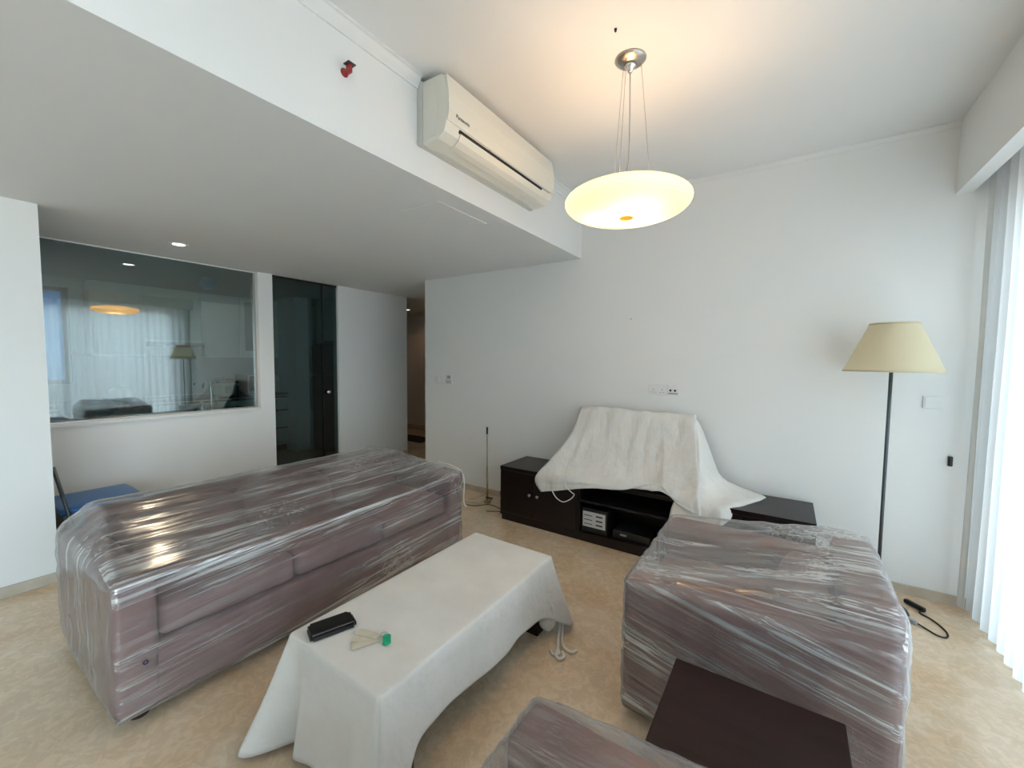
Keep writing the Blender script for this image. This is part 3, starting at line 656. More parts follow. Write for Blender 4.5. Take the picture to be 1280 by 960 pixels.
# dust sheet over the television
G = [ # rows top to bottom, left to right
 [(-1.53,3.415,0.86),(-1.40,3.415,0.84),(-1.22,3.415,0.83),(-1.04,3.415,0.83),(-0.86,3.415,0.83),(-0.70,3.415,0.84),(-0.575,3.40,0.88)],
 [(-1.52,3.40,1.022),(-1.40,3.40,1.028),(-1.22,3.40,1.028),(-1.04,3.40,1.026),(-0.86,3.40,1.025),(-0.70,3.40,1.026),(-0.57,3.395,1.024)],
 [(-1.508,3.335,1.024),(-1.40,3.33,1.029),(-1.22,3.33,1.029),(-1.04,3.33,1.027),(-0.86,3.33,1.026),(-0.70,3.33,1.027),(-0.562,3.335,1.025)],
 [(-1.555,3.25,0.82),(-1.41,3.245,0.82),(-1.23,3.25,0.81),(-1.03,3.255,0.81),(-0.85,3.255,0.81),(-0.68,3.245,0.81),(-0.523,3.22,0.82)],
 [(-1.645,3.11,0.63),(-1.46,3.12,0.62),(-1.25,3.13,0.62),(-1.02,3.14,0.62),(-0.83,3.14,0.63),(-0.66,3.11,0.63),(-0.48,3.06,0.63)],
 [(-1.742,2.985,0.49),(-1.52,2.985,0.508),(-1.27,2.99,0.512),(-1.01,3.0,0.513),(-0.79,3.015,0.520),(-0.63,2.985,0.53),(-0.455,2.965,0.53)],
 [(-1.745,2.972,0.40),(-1.53,2.972,0.43),(-1.27,2.975,0.478),(-1.00,2.978,0.500),(-0.762,3.008,0.560),(-0.60,2.960,0.485),(-0.442,2.945,0.435)],
 [(-1.690,2.968,0.345),(-1.53,2.970,0.385),(-1.26,2.972,0.455),(-0.985,2.976,0.492),(-0.752,3.005,0.572),(-0.585,2.955,0.465),(-0.444,2.942,0.425)],
]
ds = sheet('dust_sheet', G, M_sheet, None, 0.004, 0.013, 8, (13,5,2.2))
tag(ds, 'white dust sheet draped over the television and TV cabinet', 'dust sheet')
G2 = [
 [(-0.568,3.34,1.022),(-0.563,3.36,1.018),(-0.558,3.37,1.012),(-0.552,3.385,1.0),(-0.550,3.395,0.99)],
 [(-0.545,3.26,0.80),(-0.515,3.25,0.80),(-0.490,3.30,0.80),(-0.475,3.36,0.80),(-0.472,3.40,0.80)],
 [(-0.555,3.13,0.63),(-0.50,3.11,0.63),(-0.44,3.18,0.62),(-0.40,3.28,0.61),(-0.375,3.40,0.60)],
 [(-0.60,3.02,0.53),(-0.52,3.00,0.53),(-0.41,3.05,0.525),(-0.30,3.20,0.535),(-0.20,3.42,0.525)],
 [(-0.635,2.968,0.44),(-0.53,2.962,0.45),(-0.40,2.962,0.47),(-0.28,3.02,0.512),(-0.09,3.35,0.508)],
 [(-0.655,2.962,0.30),(-0.56,2.952,0.33),(-0.42,2.955,0.37),(-0.29,2.960,0.45),(-0.13,3.27,0.508)],
 [(-0.650,2.960,0.18),(-0.59,2.950,0.24),(-0.45,2.950,0.31),(-0.30,2.955,0.40),(-0.16,3.22,0.508)],
]
tag(sheet('sheet_side_fold', G2, M_sheet, ds, 0.004, 0.008, 7), 'side of the sheet spilling over the cabinet top')
tube('tie_string', spline([(-1.462,2.958,0.49),(-1.452,2.953,0.44),(-1.40,2.953,0.40),(-1.378,2.955,0.385),(-1.40,2.953,0.35),(-1.45,2.952,0.315),(-1.49,2.952,0.308),(-1.54,2.953,0.332),(-1.575,2.955,0.375)], 8), 0.004, M_cord, ds)

# ------------------------------------------------------------------ floor lamp
FL = (0.500, 3.2)
fl = thing('floor_lamp', 'floor lamp with a cream fabric cone shade and thin dark pole', 'floor lamp', (FL[0], FL[1], 0))
lathe('base', [(0,0.0),(0.14,0.0),(0.145,0.008),(0.14,0.018),(0.02,0.026),(0.011,0.04),(0,0.04)], M_gun, fl, (*FL,0))
tube('pole', [(*FL,0.035),(*FL,0.9),(*FL,1.50)], 0.009, M_gun, fl, 14)
lathe('lamp_shade', [(0.222,1.413),(0.108,1.690)], M_linen, fl, (*FL,0), 64)
lathe('shade_rim', [(0.2225,1.411),(0.2245,1.411),(0.222,1.421),(0.220,1.421),(0.2225,1.411)], M_linen, fl, (*FL,0), 64)
lathe('shade_rim', [(0.107,1.692),(0.110,1.692),(0.113,1.682),(0.110,1.682),(0.107,1.692)], M_linen, fl, (*FL,0), 64)
lathe('socket', [(0,1.46),(0.018,1.46),(0.018,1.53),(0,1.53)], M_black, fl, (*FL,0), 20)
lathe('bulb', [(0,1.635),(0.02,1.628),(0.03,1.60),(0.026,1.575),(0.014,1.55),(0.013,1.53)], M_white, fl, (*FL,0), 24)
bm = bmesh.new()
for k in range(3):
    a = 2*math.pi*k/3; add_tube(bm, [(FL[0]+0.015*math.cos(a),FL[1]+0.015*math.sin(a),1.525),(FL[0]+0.120*math.cos(a),FL[1]+0.120*math.sin(a),1.655)], 0.0018, 6)
link_mesh('shade_spider', bm, M_steel, fl)

# ------------------------------------------------------------------ pendant lamp
PX, PY = -0.668, 1.958
pd = thing('pendant_lamp', 'lit opal glass disc pendant lamp on wires below a steel ceiling rose', 'pendant lamp', (PX, PY, ZC))
lathe('ceiling_rose', [(0,-0.028),(0.018,-0.030),(0.022,-0.022),(0.045,-0.020),(0.068,-0.006),(0.072,0.0),(0,0.0)], M_steel, pd, (PX,PY,ZC))
lathe('rose_nut', [(0,-0.060),(0.010,-0.058),(0.014,-0.045),(0.024,-0.036),(0.030,-0.028),(0,-0.028)], M_chrome, pd, (PX,PY,ZC), 24)
SZ_ = 2.215
def shade_prof():
    out = []; R = 0.292
    for k in range(33):     # from the top hole round the rim to the bottom
        a = math.radians(70 - 160*k/32) if k < 32 else -math.pi/2
        r_ = R*max(0, math.cos(a))**0.62 if a > -math.pi/2+1e-6 else 0
        z_ = 0.052*math.sin(a) if a > 0 else 0.074*math.sin(a)
        out.append((r_, z_))
    return out
sh = lathe('glass_shade', [(p, q) for p, q in shade_prof() if p > 0.1 or q < 0], M_opal, pd, (PX,PY,SZ_), 72)
lathe('shade_cap', [(0,-0.078),(0.030,-0.078),(0.034,-0.075),(0.030,-0.072),(0,-0.072)], opal_mat('amber_cap',(0.95,0.55,0.20),0.0,0.5), pd, (PX,PY,SZ_), 32)
lathe('lamp_plate', [(0,0.048),(0.088,0.048),(0.088,0.043),(0,0.043)], M_steel, pd, (PX,PY,SZ_), 32)
for k in range(3):
    a = 2*math.pi*k/3+0.5
    tube('suspension_wire', [(PX+0.05*math.cos(a),PY+0.05*math.sin(a),ZC-0.02),(PX+0.11*math.cos(a),PY+0.11*math.sin(a),SZ_+0.046)], 0.0012, M_steel, pd, 6)
tube('power_cable', spline([(PX,PY,ZC-0.05),(PX+0.004,PY,ZC-0.3),(PX+0.002,PY,ZC-0.46),(PX-0.02,PY+0.01,SZ_+0.10),(PX-0.03,PY+0.012,SZ_+0.048)], 6), 0.0028, M_grey, pd)
for k in range(3):
    a = 2*math.pi*k/3+1.2
    ld = bpy.data.lights.new('pendant_bulb', 'POINT'); ld.energy = 3.0; ld.color = (1.0,0.74,0.50); ld.shadow_soft_size = 0.025
    lo = bpy.data.objects.new('pendant_bulb', ld); COL.objects.link(lo); lo.location = (0.10*math.cos(a), 0.10*math.sin(a), SZ_-0.015-ZC); lo.parent = pd

# ------------------------------------------------------------------ air conditioner
AYa, AYb = 1.497, 2.585
an = thing('air_conditioner', 'cream split air conditioner mounted on the bulkhead', 'air conditioner', (BX, (AYa+AYb)/2, 2.54))
prism_y('body', [(BX,2.545),(BX+0.06,2.535),(BX+0.135,2.540),(BX+0.175,2.565),(BX+0.188,2.60),(BX+0.195,2.66),(BX+0.190,2.76),(BX+0.178,2.822),(BX+0.155,2.834),(BX+0.03,2.838),(BX+0.03,2.545)], AYa+0.012, AYb-0.012, M_ac, an)
box('back_plate', (BX, BX+0.032, AYa, AYb, 2.535, 2.84), M_acgrey, an, 0.003)
prism_y('front_panel', [(BX+0.186,2.612),(BX+0.196,2.612),(BX+0.205,2.66),(BX+0.203,2.74),(BX+0.188,2.826),(BX+0.180,2.822),(BX+0.190,2.76),(BX+0.195,2.66)], AYa+0.014, AYb-0.014, M_ac, an)
prism_y('louver_flap', [(BX+0.120,2.532),(BX+0.150,2.540),(BX+0.178,2.558),(BX+0.192,2.588),(BX+0.187,2.590),(BX+0.174,2.562),(BX+0.148,2.545),(BX+0.120,2.537)], AYa+0.115, AYb-0.125, M_ac, an)
prism_y('air_slot', [(BX+0.184,2.590),(BX+0.1925,2.590),(BX+0.1945,2.603),(BX+0.186,2.603)], AYa+0.105, AYb-0.16, M_rubber, an)
prism_y('slot_lip', [(BX+0.186,2.6035),(BX+0.197,2.6035),(BX+0.199,2.611),(BX+0.186,2.611)], AYa+0.35, AYb-0.06, M_acgrey, an)
boxes('seam', [(BX+0.05, BX+0.053, AYa+0.10, AYb-0.10, 2.533, 2.5365)], M_acgrey, an)
box('side_cover', (BX+0.034, BX+0.12, AYa+0.009, AYa+0.013, 2.56, 2.82), M_ac, an, 0.001)
fc = bpy.data.curves.new('brand_lettering', 'FONT'); fc.body = 'Panasonic'; fc.size = 0.026; fc.extrude = 0.0006
to = bpy.data.objects.new('brand_lettering', fc); COL.objects.link(to)
to.matrix_world = Matrix(((0,0,1,BX+0.2055),(1,0,0,AYa+0.065),(0,1,0,2.640),(0,0,0,1)))
bpy.context.view_layer.update()
me = bpy.data.meshes.new_from_object(to.evaluated_get(bpy.context.evaluated_depsgraph_get())); me.transform(to.matrix_world)
bpy.data.objects.remove(to); me.materials.clear(); me.materials.append(M_ink)
to = bpy.data.objects.new('brand_lettering', me); COL.objects.link(to); to.parent = an; to.matrix_parent_inverse = Matrix.Translation(-an.location)

# sprinkler head on the bulkhead
sp = thing('sprinkler_head', 'small red glass-bulb fire sprinkler on the bulkhead', 'sprinkler', (BX, 1.09, 2.66))
def horiz(o, parent, loc, rot):      # place a z-lathe along another axis
    o.parent = parent; o.matrix_parent_inverse = Matrix.Identity(4); o.location = Vector(loc)-parent.location; o.rotation_euler = rot; return o
RX = (0, math.pi/2, 0)
horiz(lathe('escutcheon', [(0,0),(0.018,0),(0.016,0.005),(0.008,0.006),(0.008,0.02),(0,0.02)], M_red, None, (0,0,0), 20), sp, (BX,1.09,2.66), RX)
horiz(lathe('bulb', [(0,0.018),(0.006,0.02),(0.007,0.035),(0.004,0.045),(0,0.046)], M_red, None, (0,0,0), 16), sp, (BX,1.09,2.66), RX)
box('deflector', (BX+0.02, BX+0.056, 1.072, 1.108, 2.678, 2.681), M_gun, sp)
box('frame_arm', (BX+0.018, BX+0.048, 1.083, 1.097, 2.645, 2.679), M_red, sp, 0.004)

# ------------------------------------------------------------------ wall fittings on the TV wall
def plate(name, label, cat, x0, x1, z0, z1, parts, group=None, t=0.010):
    o = thing(name, label, cat, ((x0+x1)/2, YB, (z0+z1)/2), group)
    box('face_plate', (x0, x1, YB-t, YB, z0, z1), M_white, o, 0.002)
    for nm, b, mt in parts:
        for q in b: box(nm, q, mt, o)
    return o
y_ = YB-0.0102
def pins(x, z): return [(x-0.003,x+0.003,y_-0.0006,y_+0.001,z+0.008,z+0.02),(x-0.017,x-0.008,y_-0.0006,y_+0.001,z-0.012,z-0.006),(x+0.008,x+0.017,y_-0.0006,y_+0.001,z-0.012,z-0.006)]
plate('power_socket', 'white double power socket on the wall above the covered television', 'socket', -0.955, -0.812, 1.182, 1.268, [('pin_hole', pins(-0.92,1.212)+pins(-0.85,1.212), M_grey), ('rocker_switch', [(-0.928,-0.914,y_-0.003,y_,1.243,1.258),(-0.858,-0.844,y_-0.003,y_,1.243,1.258)], M_white)])
pt = plate('aerial_socket', 'white television socket with two black round ports beside the power socket', 'socket', -0.806, -0.720, 1.182, 1.268, [])
for x in (-0.784, -0.748): horiz(lathe('port', [(0,-0.001),(0.0085,-0.001),(0.0085,0.004),(0,0.004)], M_rubber, None, (0,0,0), 16), pt, (x, y_-0.002, 1.222), (math.pi/2,0,0))
boxes('terminal_strip', [(-0.80,-0.726,y_-0.001,y_+0.0005,1.192,1.203)], M_grey, pt)
plate('light_switch', 'white two-gang light switch by the corridor corner', 'switch', -3.455, -3.365, 1.175, 1.265, [('rocker', [(-3.445,-3.412,y_-0.004,y_,1.19,1.25),(-3.408,-3.375,y_-0.004,y_,1.19,1.25)], M_white)])
plate('blank_plate', 'narrow white blank plate between the two-gang switch and the keypad', 'wall plate', -3.345, -3.275, 1.175, 1.265, [])
plate('keypad', 'white wall keypad with a small grey display beside the switches', 'keypad', -3.255, -3.165, 1.172, 1.285, [('display', [(-3.235,-3.185,y_-0.006,y_,1.235,1.272)], M_grey), ('key_block', [(-3.245,-3.175,y_-0.004,y_,1.182,1.222)], M_acgrey)], t=0.012)
plate('curtain_switch', 'white double switch plate on the wall beside the floor lamp', 'switch', 0.697, 0.785, 1.188, 1.262, [('rocker', [(0.706,0.776,y_-0.004,y_,1.228,1.253),(0.706,0.776,y_-0.004,y_,1.196,1.221)], M_white)])
bl = thing('wall_holder', 'small black plastic holder on the wall near the curtain', 'wall holder', (0.832, YB, 0.878))
box('body', (0.822,0.843,YB-0.016,YB,0.846,0.906), M_black, bl, 0.004); box('clip', (0.827,0.838,YB-0.026,YB-0.016,0.852,0.885), M_black, bl, 0.003)
tag(tube('wall_nail', [(-1.126,YB+0.004,1.816),(-1.126,YB-0.014,1.818)], 0.0035, M_ink), 'tiny nail stuck in the wall above the covered television', 'nail')
tag(lathe('ceiling_screw', [(0,-0.012),(0.004,-0.012),(0.006,-0.004),(0.006,0),(0,0)], M_rubber, None, (-0.664,1.748,ZC), 12), 'tiny dark screw in the ceiling beside the pendant rose', 'screw')

# ------------------------------------------------------------------ pole, cables by the TV cabinet
po = thing('stand_pole', 'thin metal pole with a black tip leaning on the wall beside the TV cabinet', 'pole', (-2.50, 3.27, 0))
B0, B1 = Vector((-2.485,3.262,0.02)), Vector((-2.648,3.465,0.735)); dv_ = B1-B0
tube('lower_tube', [B0, B0+dv_*0.45], 0.0105, M_brass, po, 12); tube('upper_tube', [B0+dv_*0.45, B0+dv_*0.90], 0.007, M_steel, po, 12); tube('black_tip', [B0+dv_*0.90, B1], 0.0095, M_rubber, po, 12)
box('base_clamp', (-2.515,-2.455,3.235,3.290,0.0005,0.03), M_brass, po, 0.004); box('clamp_arm', (-2.50,-2.42,3.25,3.27,0.05,0.065), M_gun, po, 0.003)
coil = []
for k in range(97):
    a = 2*math.pi*k/24; rr = 0.055+0.004*math.sin(k*0.9); coil.append((-2.30+rr*1.1*math.cos(a), 3.33+0.018*math.sin(a*0.5)+0.0004*k, 0.115+rr*1.6*math.sin(a)))
tag(tube('cable_coil', coil, 0.006, M_rubber), 'coil of black cable standing against the side of the TV cabinet', 'cable')
tag(tube('thin_cable', spline([(-2.62,3.10,0.004),(-2.55,3.10,0.004),(-2.50,3.15,0.004),(-2.44,3.22,0.004),(-2.36,3.22,0.004),(-2.28,3.20,0.004),(-2.20,3.22,0.004)],8), 0.0035, M_rubber), 'thin dark cable trailing on the floor past the foot of the pole', 'cable')
tag(tube('loose_cable', spline([(-2.19,3.14,0.004),(-2.26,3.12,0.004),(-2.32,3.085,0.004),(-2.35,3.07,0.004)],8), 0.003, M_rubber), 'short dark cable end lying by the front corner of the TV cabinet', 'cable')
tag(tube('beige_cable', spline([(-2.70,3.22,0.004),(-2.63,3.30,0.02),(-2.56,3.38,0.06),(-2.50,3.37,0.075),(-2.46,3.28,0.02),(-2.55,3.2,0.006),(-2.66,3.16,0.004),(-2.72,3.10,0.004)],8), 0.004, M_beigecord), 'beige cable looping on the floor behind the leaning pole', 'cable')
# power strip and cord behind the armchair
ps = thing('power_plug', 'black in-line plug and looped cord on the floor behind the armchair', 'power cord', (0.69, 3.25, 0))
rbox('plug_body', (-0.055,0.055,-0.014,0.014,0.0005,0.028), 0.009, M_black, None, n=5)
pbod = bpy.data.objects['plug_body']; pbod.parent = ps; pbod.location = (0.0,0.07,0); pbod.rotation_euler = (0,0,math.radians(-48))
tube('cord', spline([(0.715,3.285,0.012),(0.70,3.25,0.006),(0.735,3.215,0.005),(0.765,3.15,0.005),(0.775,3.08,0.005),(0.758,3.035,0.005),(0.725,3.035,0.005),(0.69,3.075,0.005),(0.64,3.12,0.01),(0.56,3.16,0.006)],8), 0.0042, M_rubber, ps)
rbox('grey_connector', (-0.03,0.03,-0.013,0.013,0.0,0.024), 0.008, M_grey, None, n=5)
gc = bpy.data.objects['grey_connector']; gc.parent = ps; gc.location = (-0.055,-0.135,0.0005); gc.rotation_euler = (0,0,math.radians(-35))

# ------------------------------------------------------------------ bin and mop behind the sofa
bn = thing('storage_bin', 'slate plastic bin with a bright blue lid behind the sofa', 'bin', (-4.3, 0.72, 0))
bm = bmesh.new()
for (z, g_) in ((0.0,0.0),): pass
def taper(bm, x0,x1,y0,y1,z0,z1,t):
    a = [bm.verts.new(p) for p in ((x0+t,y0+t,z0),(x1-t,y0+t,z0),(x1-t,y1-t,z0),(x0+t,y1-t,z0))]; b = [bm.verts.new(p) for p in ((x0,y0,z1),(x1,y0,z1),(x1,y1,z1),(x0,y1,z1))]
    bm.faces.new(a[::-1]); bm.faces.new(b)
    for k in range(4): bm.faces.new((a[k],a[(k+1)%4],b[(k+1)%4],b[k]))
    bmesh.ops.bevel(bm, geom=bm.edges[:], offset=0.012, segments=3, affect='EDGES')
taper(bm, -4.55,-4.10,0.57,0.98,0.001,0.36,0.03); link_mesh('bin_body', bm, M_bin, bn)
rbox('bin_lid', (-4.565,-4.085,0.555,0.995,0.355,0.40), 0.014, M_blue, bn, puff=0.012, n=6)
mp_ = thing('mop', 'grey mop handle leaning beside the blue-lidded bin', 'mop', (-3.99, 0.60, 0))
tube('handle', [(-4.0,0.64,0.03),(-4.12,0.535,0.70)], 0.011, M_gun, mp_, 12)
rbox('mop_head', (-4.08,-3.93,0.60,0.69,0.0005,0.04), 0.015, M_grey, mp_, n=5)

# ------------------------------------------------------------------ downlights
def downlight(label, x, y, r=0.05, energy=0, col=(1,0.9,0.75), z=ZD):
    d = thing('downlight', label, 'downlight', (x, y, z))
    lathe('trim_ring', [(r*0.8,-0.004),(r*1.1,-0.006),(r*1.25,-0.002),(r*1.25,0.0),(r*0.8,0.0)], M_white, d, (x,y,z), 32)
    lathe('lamp_face', [(0,-0.0035),(r*0.8,-0.0035)], M_bulb, d, (x,y,z), 32)
    if energy:
        ld = bpy.data.lights.new('downlight_beam', 'SPOT'); ld.energy = energy; ld.color = col; ld.spot_size = math.radians(140); ld.spot_blend = 0.7; ld.shadow_soft_size = 0.04
        lo = bpy.data.objects.new('downlight_beam', ld); COL.objects.link(lo); lo.parent = d; lo.location = (0,0,-0.012)
downlight('lit round recessed downlight in the lowered ceiling outside the kitchen window', -4.21, 1.31, 0.055, 20, (1,0.82,0.58))
downlight('small lit recessed downlight in the corridor ceiling', -6.00, 5.37, 0.04, 3.0, (1,0.60,0.28))

# ------------------------------------------------------------------ kitchen
UF, BF = -6.75, -6.50      # fronts of the wall units and base units
def wall_unit(label, y0, y1, z0, z1, mt, doors=1, glass=False):
    u = thing('wall_cabinet', label, 'cabinet', ((UF+KB)/2, (y0+y1)/2, z0), 'kitchen wall cabinets')
    box('carcass', (KB, UF-0.02, y0, y1, z0, z1), mt, u)
    wd = (y1-y0)/doors
    for k in range(doors):
        a, b = y0+k*wd+0.002, y0+(k+1)*wd-0.002
        if not glass: box('door', (UF-0.018, UF, a, b, z0+0.03, z1-0.002), mt, u, 0.002)
        else:
            d = boxes('door', [(UF-0.018,UF,a,a+0.06,z0+0.03,z1-0.002),(UF-0.018,UF,b-0.06,b,z0+0.03,z1-0.002),(UF-0.018,UF,a+0.06,b-0.06,z0+0.03,z0+0.09),(UF-0.018,UF,a+0.06,b-0.06,z1-0.062,z1-0.002)], mt, u)
            box('frosted_panel', (UF-0.012,UF-0.006,a+0.06,b-0.06,z0+0.09,z1-0.062), M_frost, d)
    box('light_rail', (UF-0.03, UF+0.004, y0, y1, z0-0.012, z0+0.02), M_white, u)
wall_unit('cream kitchen wall cabinet left of the cooker hood', 1.24, 1.72, 1.47, 2.34, M_kitcream)
wall_unit('short cream wall cabinet directly above the cooker hood', 1.725, 2.315, 1.66, 2.34, M_kitcream)
wall_unit('white kitchen wall cabinet with a plain door right of the cooker hood', 2.32, 2.80, 1.465, 2.34, M_kitwhite)
wall_unit('white kitchen wall cabinet with a frosted glass door', 2.805, 3.35, 1.465, 2.34, M_kitwhite, 1, True)
hd = thing('cooker_hood', 'slim steel cooker hood under the cream wall cabinets', 'cooker hood', (-6.85, 2.02, 1.6))
prism_y('hood_body', [(KB,1.60),(UF+0.10,1.60),(UF+0.12,1.615),(UF+0.10,1.645),(KB,1.645)], 1.728, 2.312, M_steel, hd); box('filter', (KB+0.05, UF+0.05, 1.78, 2.26, 1.593, 1.60), M_gun, hd)
struct(box('trim_6', (KB, KB+0.008, 1.12, 3.35, 0.92, 1.47), M_splash))
def base_unit(label, y0, y1, drawers, doors=0):
    u = thing('base_cabinet', label, 'cabinet', ((BF+KB)/2, (y0+y1)/2, 0), 'kitchen base cabinets')
    box('carcass', (KB+0.003, BF-0.02, y0, y1, 0.10, 0.88), M_kitwhite, u); box('toe_kick', (KB+0.003, BF-0.07, y0, y1, 0.004, 0.10), M_black, u)
    zs = {3:[0.11,0.38,0.66,0.865],1:[0.70,0.865]}[drawers]
    for a, b in zip(zs, zs[1:]):
        d = box('drawer', (BF-0.018, BF, y0+0.002, y1-0.002, a, b-0.028), M_kitwhite, u, 0.002); box('grip_gap', (BF-0.019, BF-0.012, y0+0.002, y1-0.002, b-0.028, b), M_black, d)
    if doors:
        for k in range(doors):
            wd = (y1-y0)/doors; box('door', (BF-0.018, BF, y0+k*wd+0.002, y0+(k+1)*wd-0.002, 0.11, 0.67), M_kitwhite, u, 0.002)
base_unit('white kitchen base cabinet under the far window', 0.0, 0.80, 1, 2)
base_unit('white kitchen base cabinet left of the cooker', 0.803, 1.60, 1, 2)
base_unit('white kitchen base cabinet under the cooker hood', 1.603, 2.40, 1, 2)
base_unit('white kitchen base cabinet under the rice cooker', 2.403, 2.90, 1, 1)
base_unit('white kitchen drawer unit with three drawers seen through the glass door', 2.903, 3.35, 3)
tag(box('worktop', (KB, BF+0.02, -0.3, 3.35, 0.88, 0.915), M_granite, None, 0.003), 'black granite worktop along the far kitchen wall', 'worktop')
tag(boxes('worktop', [(-5.52, KX-0.122, -0.3, 1.45, 0.84, 0.872), (-5.52, -5.42, 1.45, 1.95, 0.84, 0.872), (-5.05, KX-0.122, 1.45, 1.95, 0.84, 0.872), (-5.52, KX-0.122, 1.95, 2.24, 0.84, 0.872)], M_granite), 'black granite worktop with a sink cutout behind the kitchen window wall', 'worktop')
sk = thing('sink', 'steel kitchen sink set in the worktop behind the window', 'sink', (-5.23, 1.70, 0.68))
boxes('basin', [(-5.42,-5.05,1.45,1.95,0.68,0.69),(-5.42,-5.41,1.45,1.95,0.69,0.868),(-5.06,-5.05,1.45,1.95,0.69,0.868),(-5.41,-5.06,1.45,1.46,0.69,0.868),(-5.41,-5.06,1.94,1.95,0.69,0.868)], M_steel, sk); lathe('drain', [(0,0.691),(0.03,0.691),(0.035,0.693),(0,0.693)], M_chrome, sk, (-5.23,1.70,0), 20)
u = thing('sink_cabinet', 'white sink base cabinet against the window wall', 'cabinet', (-5.2, 1.0, 0))
boxes('carcass', [(-5.50,-4.932,-0.3,1.44,0.10,0.84),(-5.50,-4.932,1.96,2.24,0.10,0.84),(-5.50,-5.43,1.44,1.96,0.10,0.84)], M_kitwhite, u); box('toe_kick', (-5.45,-4.932,-0.3,2.24,0.004,0.10), M_black, u)
for k in range(4): box('door', (-5.518,-5.50,-0.298+k*0.635,-0.302+(k+1)*0.635,0.11,0.83), M_kitwhite, u, 0.002)
fa = thing('kitchen_tap', 'tall chrome kitchen tap beside the sink', 'tap', (-5.0, 1.785, 0.872))
lathe('tap_base', [(0,0.8725),(0.026,0.8725),(0.026,0.885),(0.016,0.90),(0.016,0.94),(0,0.94)], M_chrome, fa, (-5.0,1.785,0), 20)
tube('spout', spline([(-5.0,1.785,0.93),(-5.0,1.785,1.10),(-5.01,1.782,1.17),(-5.06,1.775,1.20),(-5.12,1.765,1.18),(-5.15,1.76,1.13)],6), 0.012, M_chrome, fa, 12); tube('lever', [(-5.0,1.785,0.935),(-4.975,1.83,0.965)], 0.006, M_chrome, fa)
sd = thing('soap_dispenser', 'small steel soap dispenser beside the kitchen tap', 'soap dispenser', (-5.0, 1.70, 0.872))
lathe('bottle', [(0,0.8725),(0.03,0.8725),(0.032,0.88),(0.032,0.955),(0.02,0.97),(0,0.97)], M_steel, sd, (-5.0,1.70,0), 20); lathe('pump', [(0,0.97),(0.008,0.97),(0.008,0.99),(0.018,0.992),(0.018,1.0),(0,1.002)], M_chrome, sd, (-5.0,1.70,0), 16)
rc = thing('rice_cooker', 'white rice cooker with a glass lid on the far kitchen worktop', 'rice cooker', (-6.70, 2.56, 0.915))
lathe('pot_body', [(0,0.9155),(0.115,0.9155),(0.13,0.93),(0.145,1.06),(0.158,1.075),(0.158,1.085),(0.14,1.09),(0,1.09)], M_white, rc, (-6.70,2.56,0), 40)
lathe('lid', [(0.142,1.0905),(0.13,1.11),(0.08,1.135),(0,1.145)], M_chrome, rc, (-6.70,2.56,0), 40); lathe('lid_knob', [(0,1.146),(0.018,1.146),(0.028,1.165),(0.024,1.178),(0,1.18)], M_white, rc, (-6.70,2.56,0), 20)
box('control_panel', (-6.575,-6.552,2.52,2.61,0.945,1.045), M_grey, rc, 0.004)
for s in (-1,1): box('handle', (-6.73,-6.67,2.56+s*0.165-0.015,2.56+s*0.165+0.015,1.05,1.068), M_white, rc, 0.004)
mw = thing('microwave', 'white microwave oven with a dark door at the end of the far worktop', 'microwave', (-6.78, 3.06, 0.915))
box('casing', (KB+0.03, -6.66, 2.84, 3.30, 0.92, 1.20), M_black, mw, 0.004)
d = boxes('door', [(-6.66,-6.64,2.845,2.865,0.925,1.195),(-6.66,-6.64,3.125,3.145,0.925,1.195),(-6.66,-6.64,2.865,3.125,0.925,0.955),(-6.66,-6.64,2.865,3.125,1.175,1.195)], M_white, mw); box('door_glass', (-6.658,-6.646,2.865,3.125,0.955,1.175), M_glossblack, d)
box('control_panel', (-6.66,-6.64,3.15,3.295,0.925,1.195), M_white, mw, 0.002); [box('button', (-6.641,-6.637,3.17+0.04*i,3.20+0.04*i,0.95+0.04*j,0.975+0.04*j), M_grey, mw) for i in range(3) for j in range(4)]
for y in (2.87,3.26): box('foot', (-6.72,-6.69,y,y+0.03,0.9155,0.92), M_rubber, mw)
fd = thing('food_cover', 'white domed food cover on the far kitchen worktop', 'food cover', (-6.78, 1.47, 0.915))
lathe('dome', [(0.150,0.9155),(0.148,0.96),(0.125,1.02),(0.08,1.065),(0.02,1.085),(0,1.086)], M_white, fd, (-6.75,1.45,0), 32); lathe('dome_knob', [(0,1.086),(0.015,1.087),(0.02,1.10),(0,1.108)], M_white, fd, (-6.75,1.45,0), 16)
tag(rbox('plastic_bag', (-5.36,-5.04,0.76,1.05,0.93,1.05), 0.06, M_bag, None, puff=0.03, wob=0.03, n=9), 'crumpled grey plastic bag on the worktop behind the kitchen window', 'bag')
tag(rbox('blue_cover', (-5.76,-5.62,1.96,2.10,2.245,2.384), 0.04, M_bluebag, None, puff=0.02, wob=0.02, n=8), 'blue plastic cover tied over a ceiling detector in the kitchen', 'plastic cover')
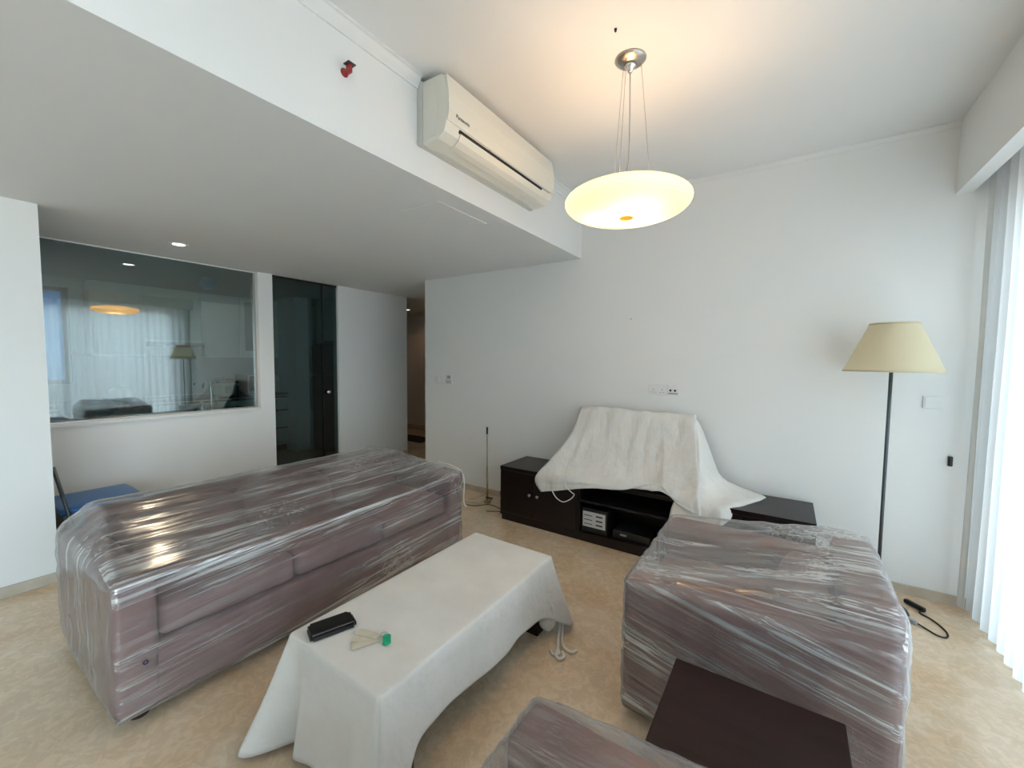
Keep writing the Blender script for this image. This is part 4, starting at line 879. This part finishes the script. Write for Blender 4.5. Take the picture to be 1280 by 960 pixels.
# pier, low cabinet, fridge at the kitchen end
struct(box('wall_kitchen_pier', (KB, -6.28, 3.352, 3.64, 0, ZD), M_wall))
lc = thing('low_cabinet', 'low white kitchen cabinet with a dark top beside the black fridge', 'cabinet', (-6.5, 3.9, 0))
box('carcass', (-6.95,-6.30,3.68,4.195,0.10,0.86), M_kitwhite, lc); box('toe_kick', (-6.95,-6.31,3.74,4.195,0.004,0.10), M_black, lc); box('door', (-6.93,-6.302,3.66,3.678,0.11,0.80), M_kitwhite, lc, 0.002); box('counter_top', (-6.97,-6.295,3.645,4.195,0.86,0.89), M_kitwhite, lc); box('grip_gap', (-6.93,-6.302,3.668,3.679,0.805,0.86), M_black, lc)
fg = thing('refrigerator', 'tall black two-door refrigerator with curved handles behind the glass door', 'refrigerator', (-5.93, 3.9, 0))
box('body', (-6.24,-5.63,3.66,4.19,0.02,1.68), M_fridge, fg, 0.006)
box('freezer_door', (-6.24,-5.63,3.60,3.655,1.20,1.68), M_fridge, fg, 0.010); box('fridge_door', (-6.24,-5.63,3.60,3.655,0.06,1.185), M_fridge, fg, 0.010)
tube('handle', spline([(-6.20,3.60,1.66),(-6.20,3.555,1.60),(-6.20,3.545,1.42),(-6.20,3.555,1.27),(-6.20,3.60,1.22)],6), 0.011, M_steel, fg); tube('handle', spline([(-6.20,3.60,1.16),(-6.20,3.555,1.10),(-6.20,3.540,0.88),(-6.20,3.555,0.68),(-6.20,3.60,0.62)],6), 0.011, M_steel, fg)
boxes('levelling_foot', [(-6.20,-6.14,3.68,3.74,0.004,0.02),(-5.73,-5.67,3.68,3.74,0.004,0.02),(-6.20,-6.14,4.10,4.16,0.004,0.02),(-5.73,-5.67,4.10,4.16,0.004,0.02)], M_rubber, fg)
oc = thing('wall_cabinet', 'cream cabinet above the black refrigerator', 'cabinet', (-5.93, 3.95, 1.74)); box('carcass', (-6.24,-5.63,3.72,4.2,1.72,ZD-0.002), M_kitcream, oc); box('door', (-6.238,-5.936,3.70,3.718,1.725,ZD-0.006), M_kitcream, oc, 0.002); box('door', (-5.932,-5.632,3.70,3.718,1.725,ZD-0.006), M_kitcream, oc, 0.002)
# corridor
tag(box('doormat', (-5.95,-5.25,4.95,5.35,0.0005,0.012), M_mat, None, 0.003), 'dark doormat on the corridor floor', 'doormat')
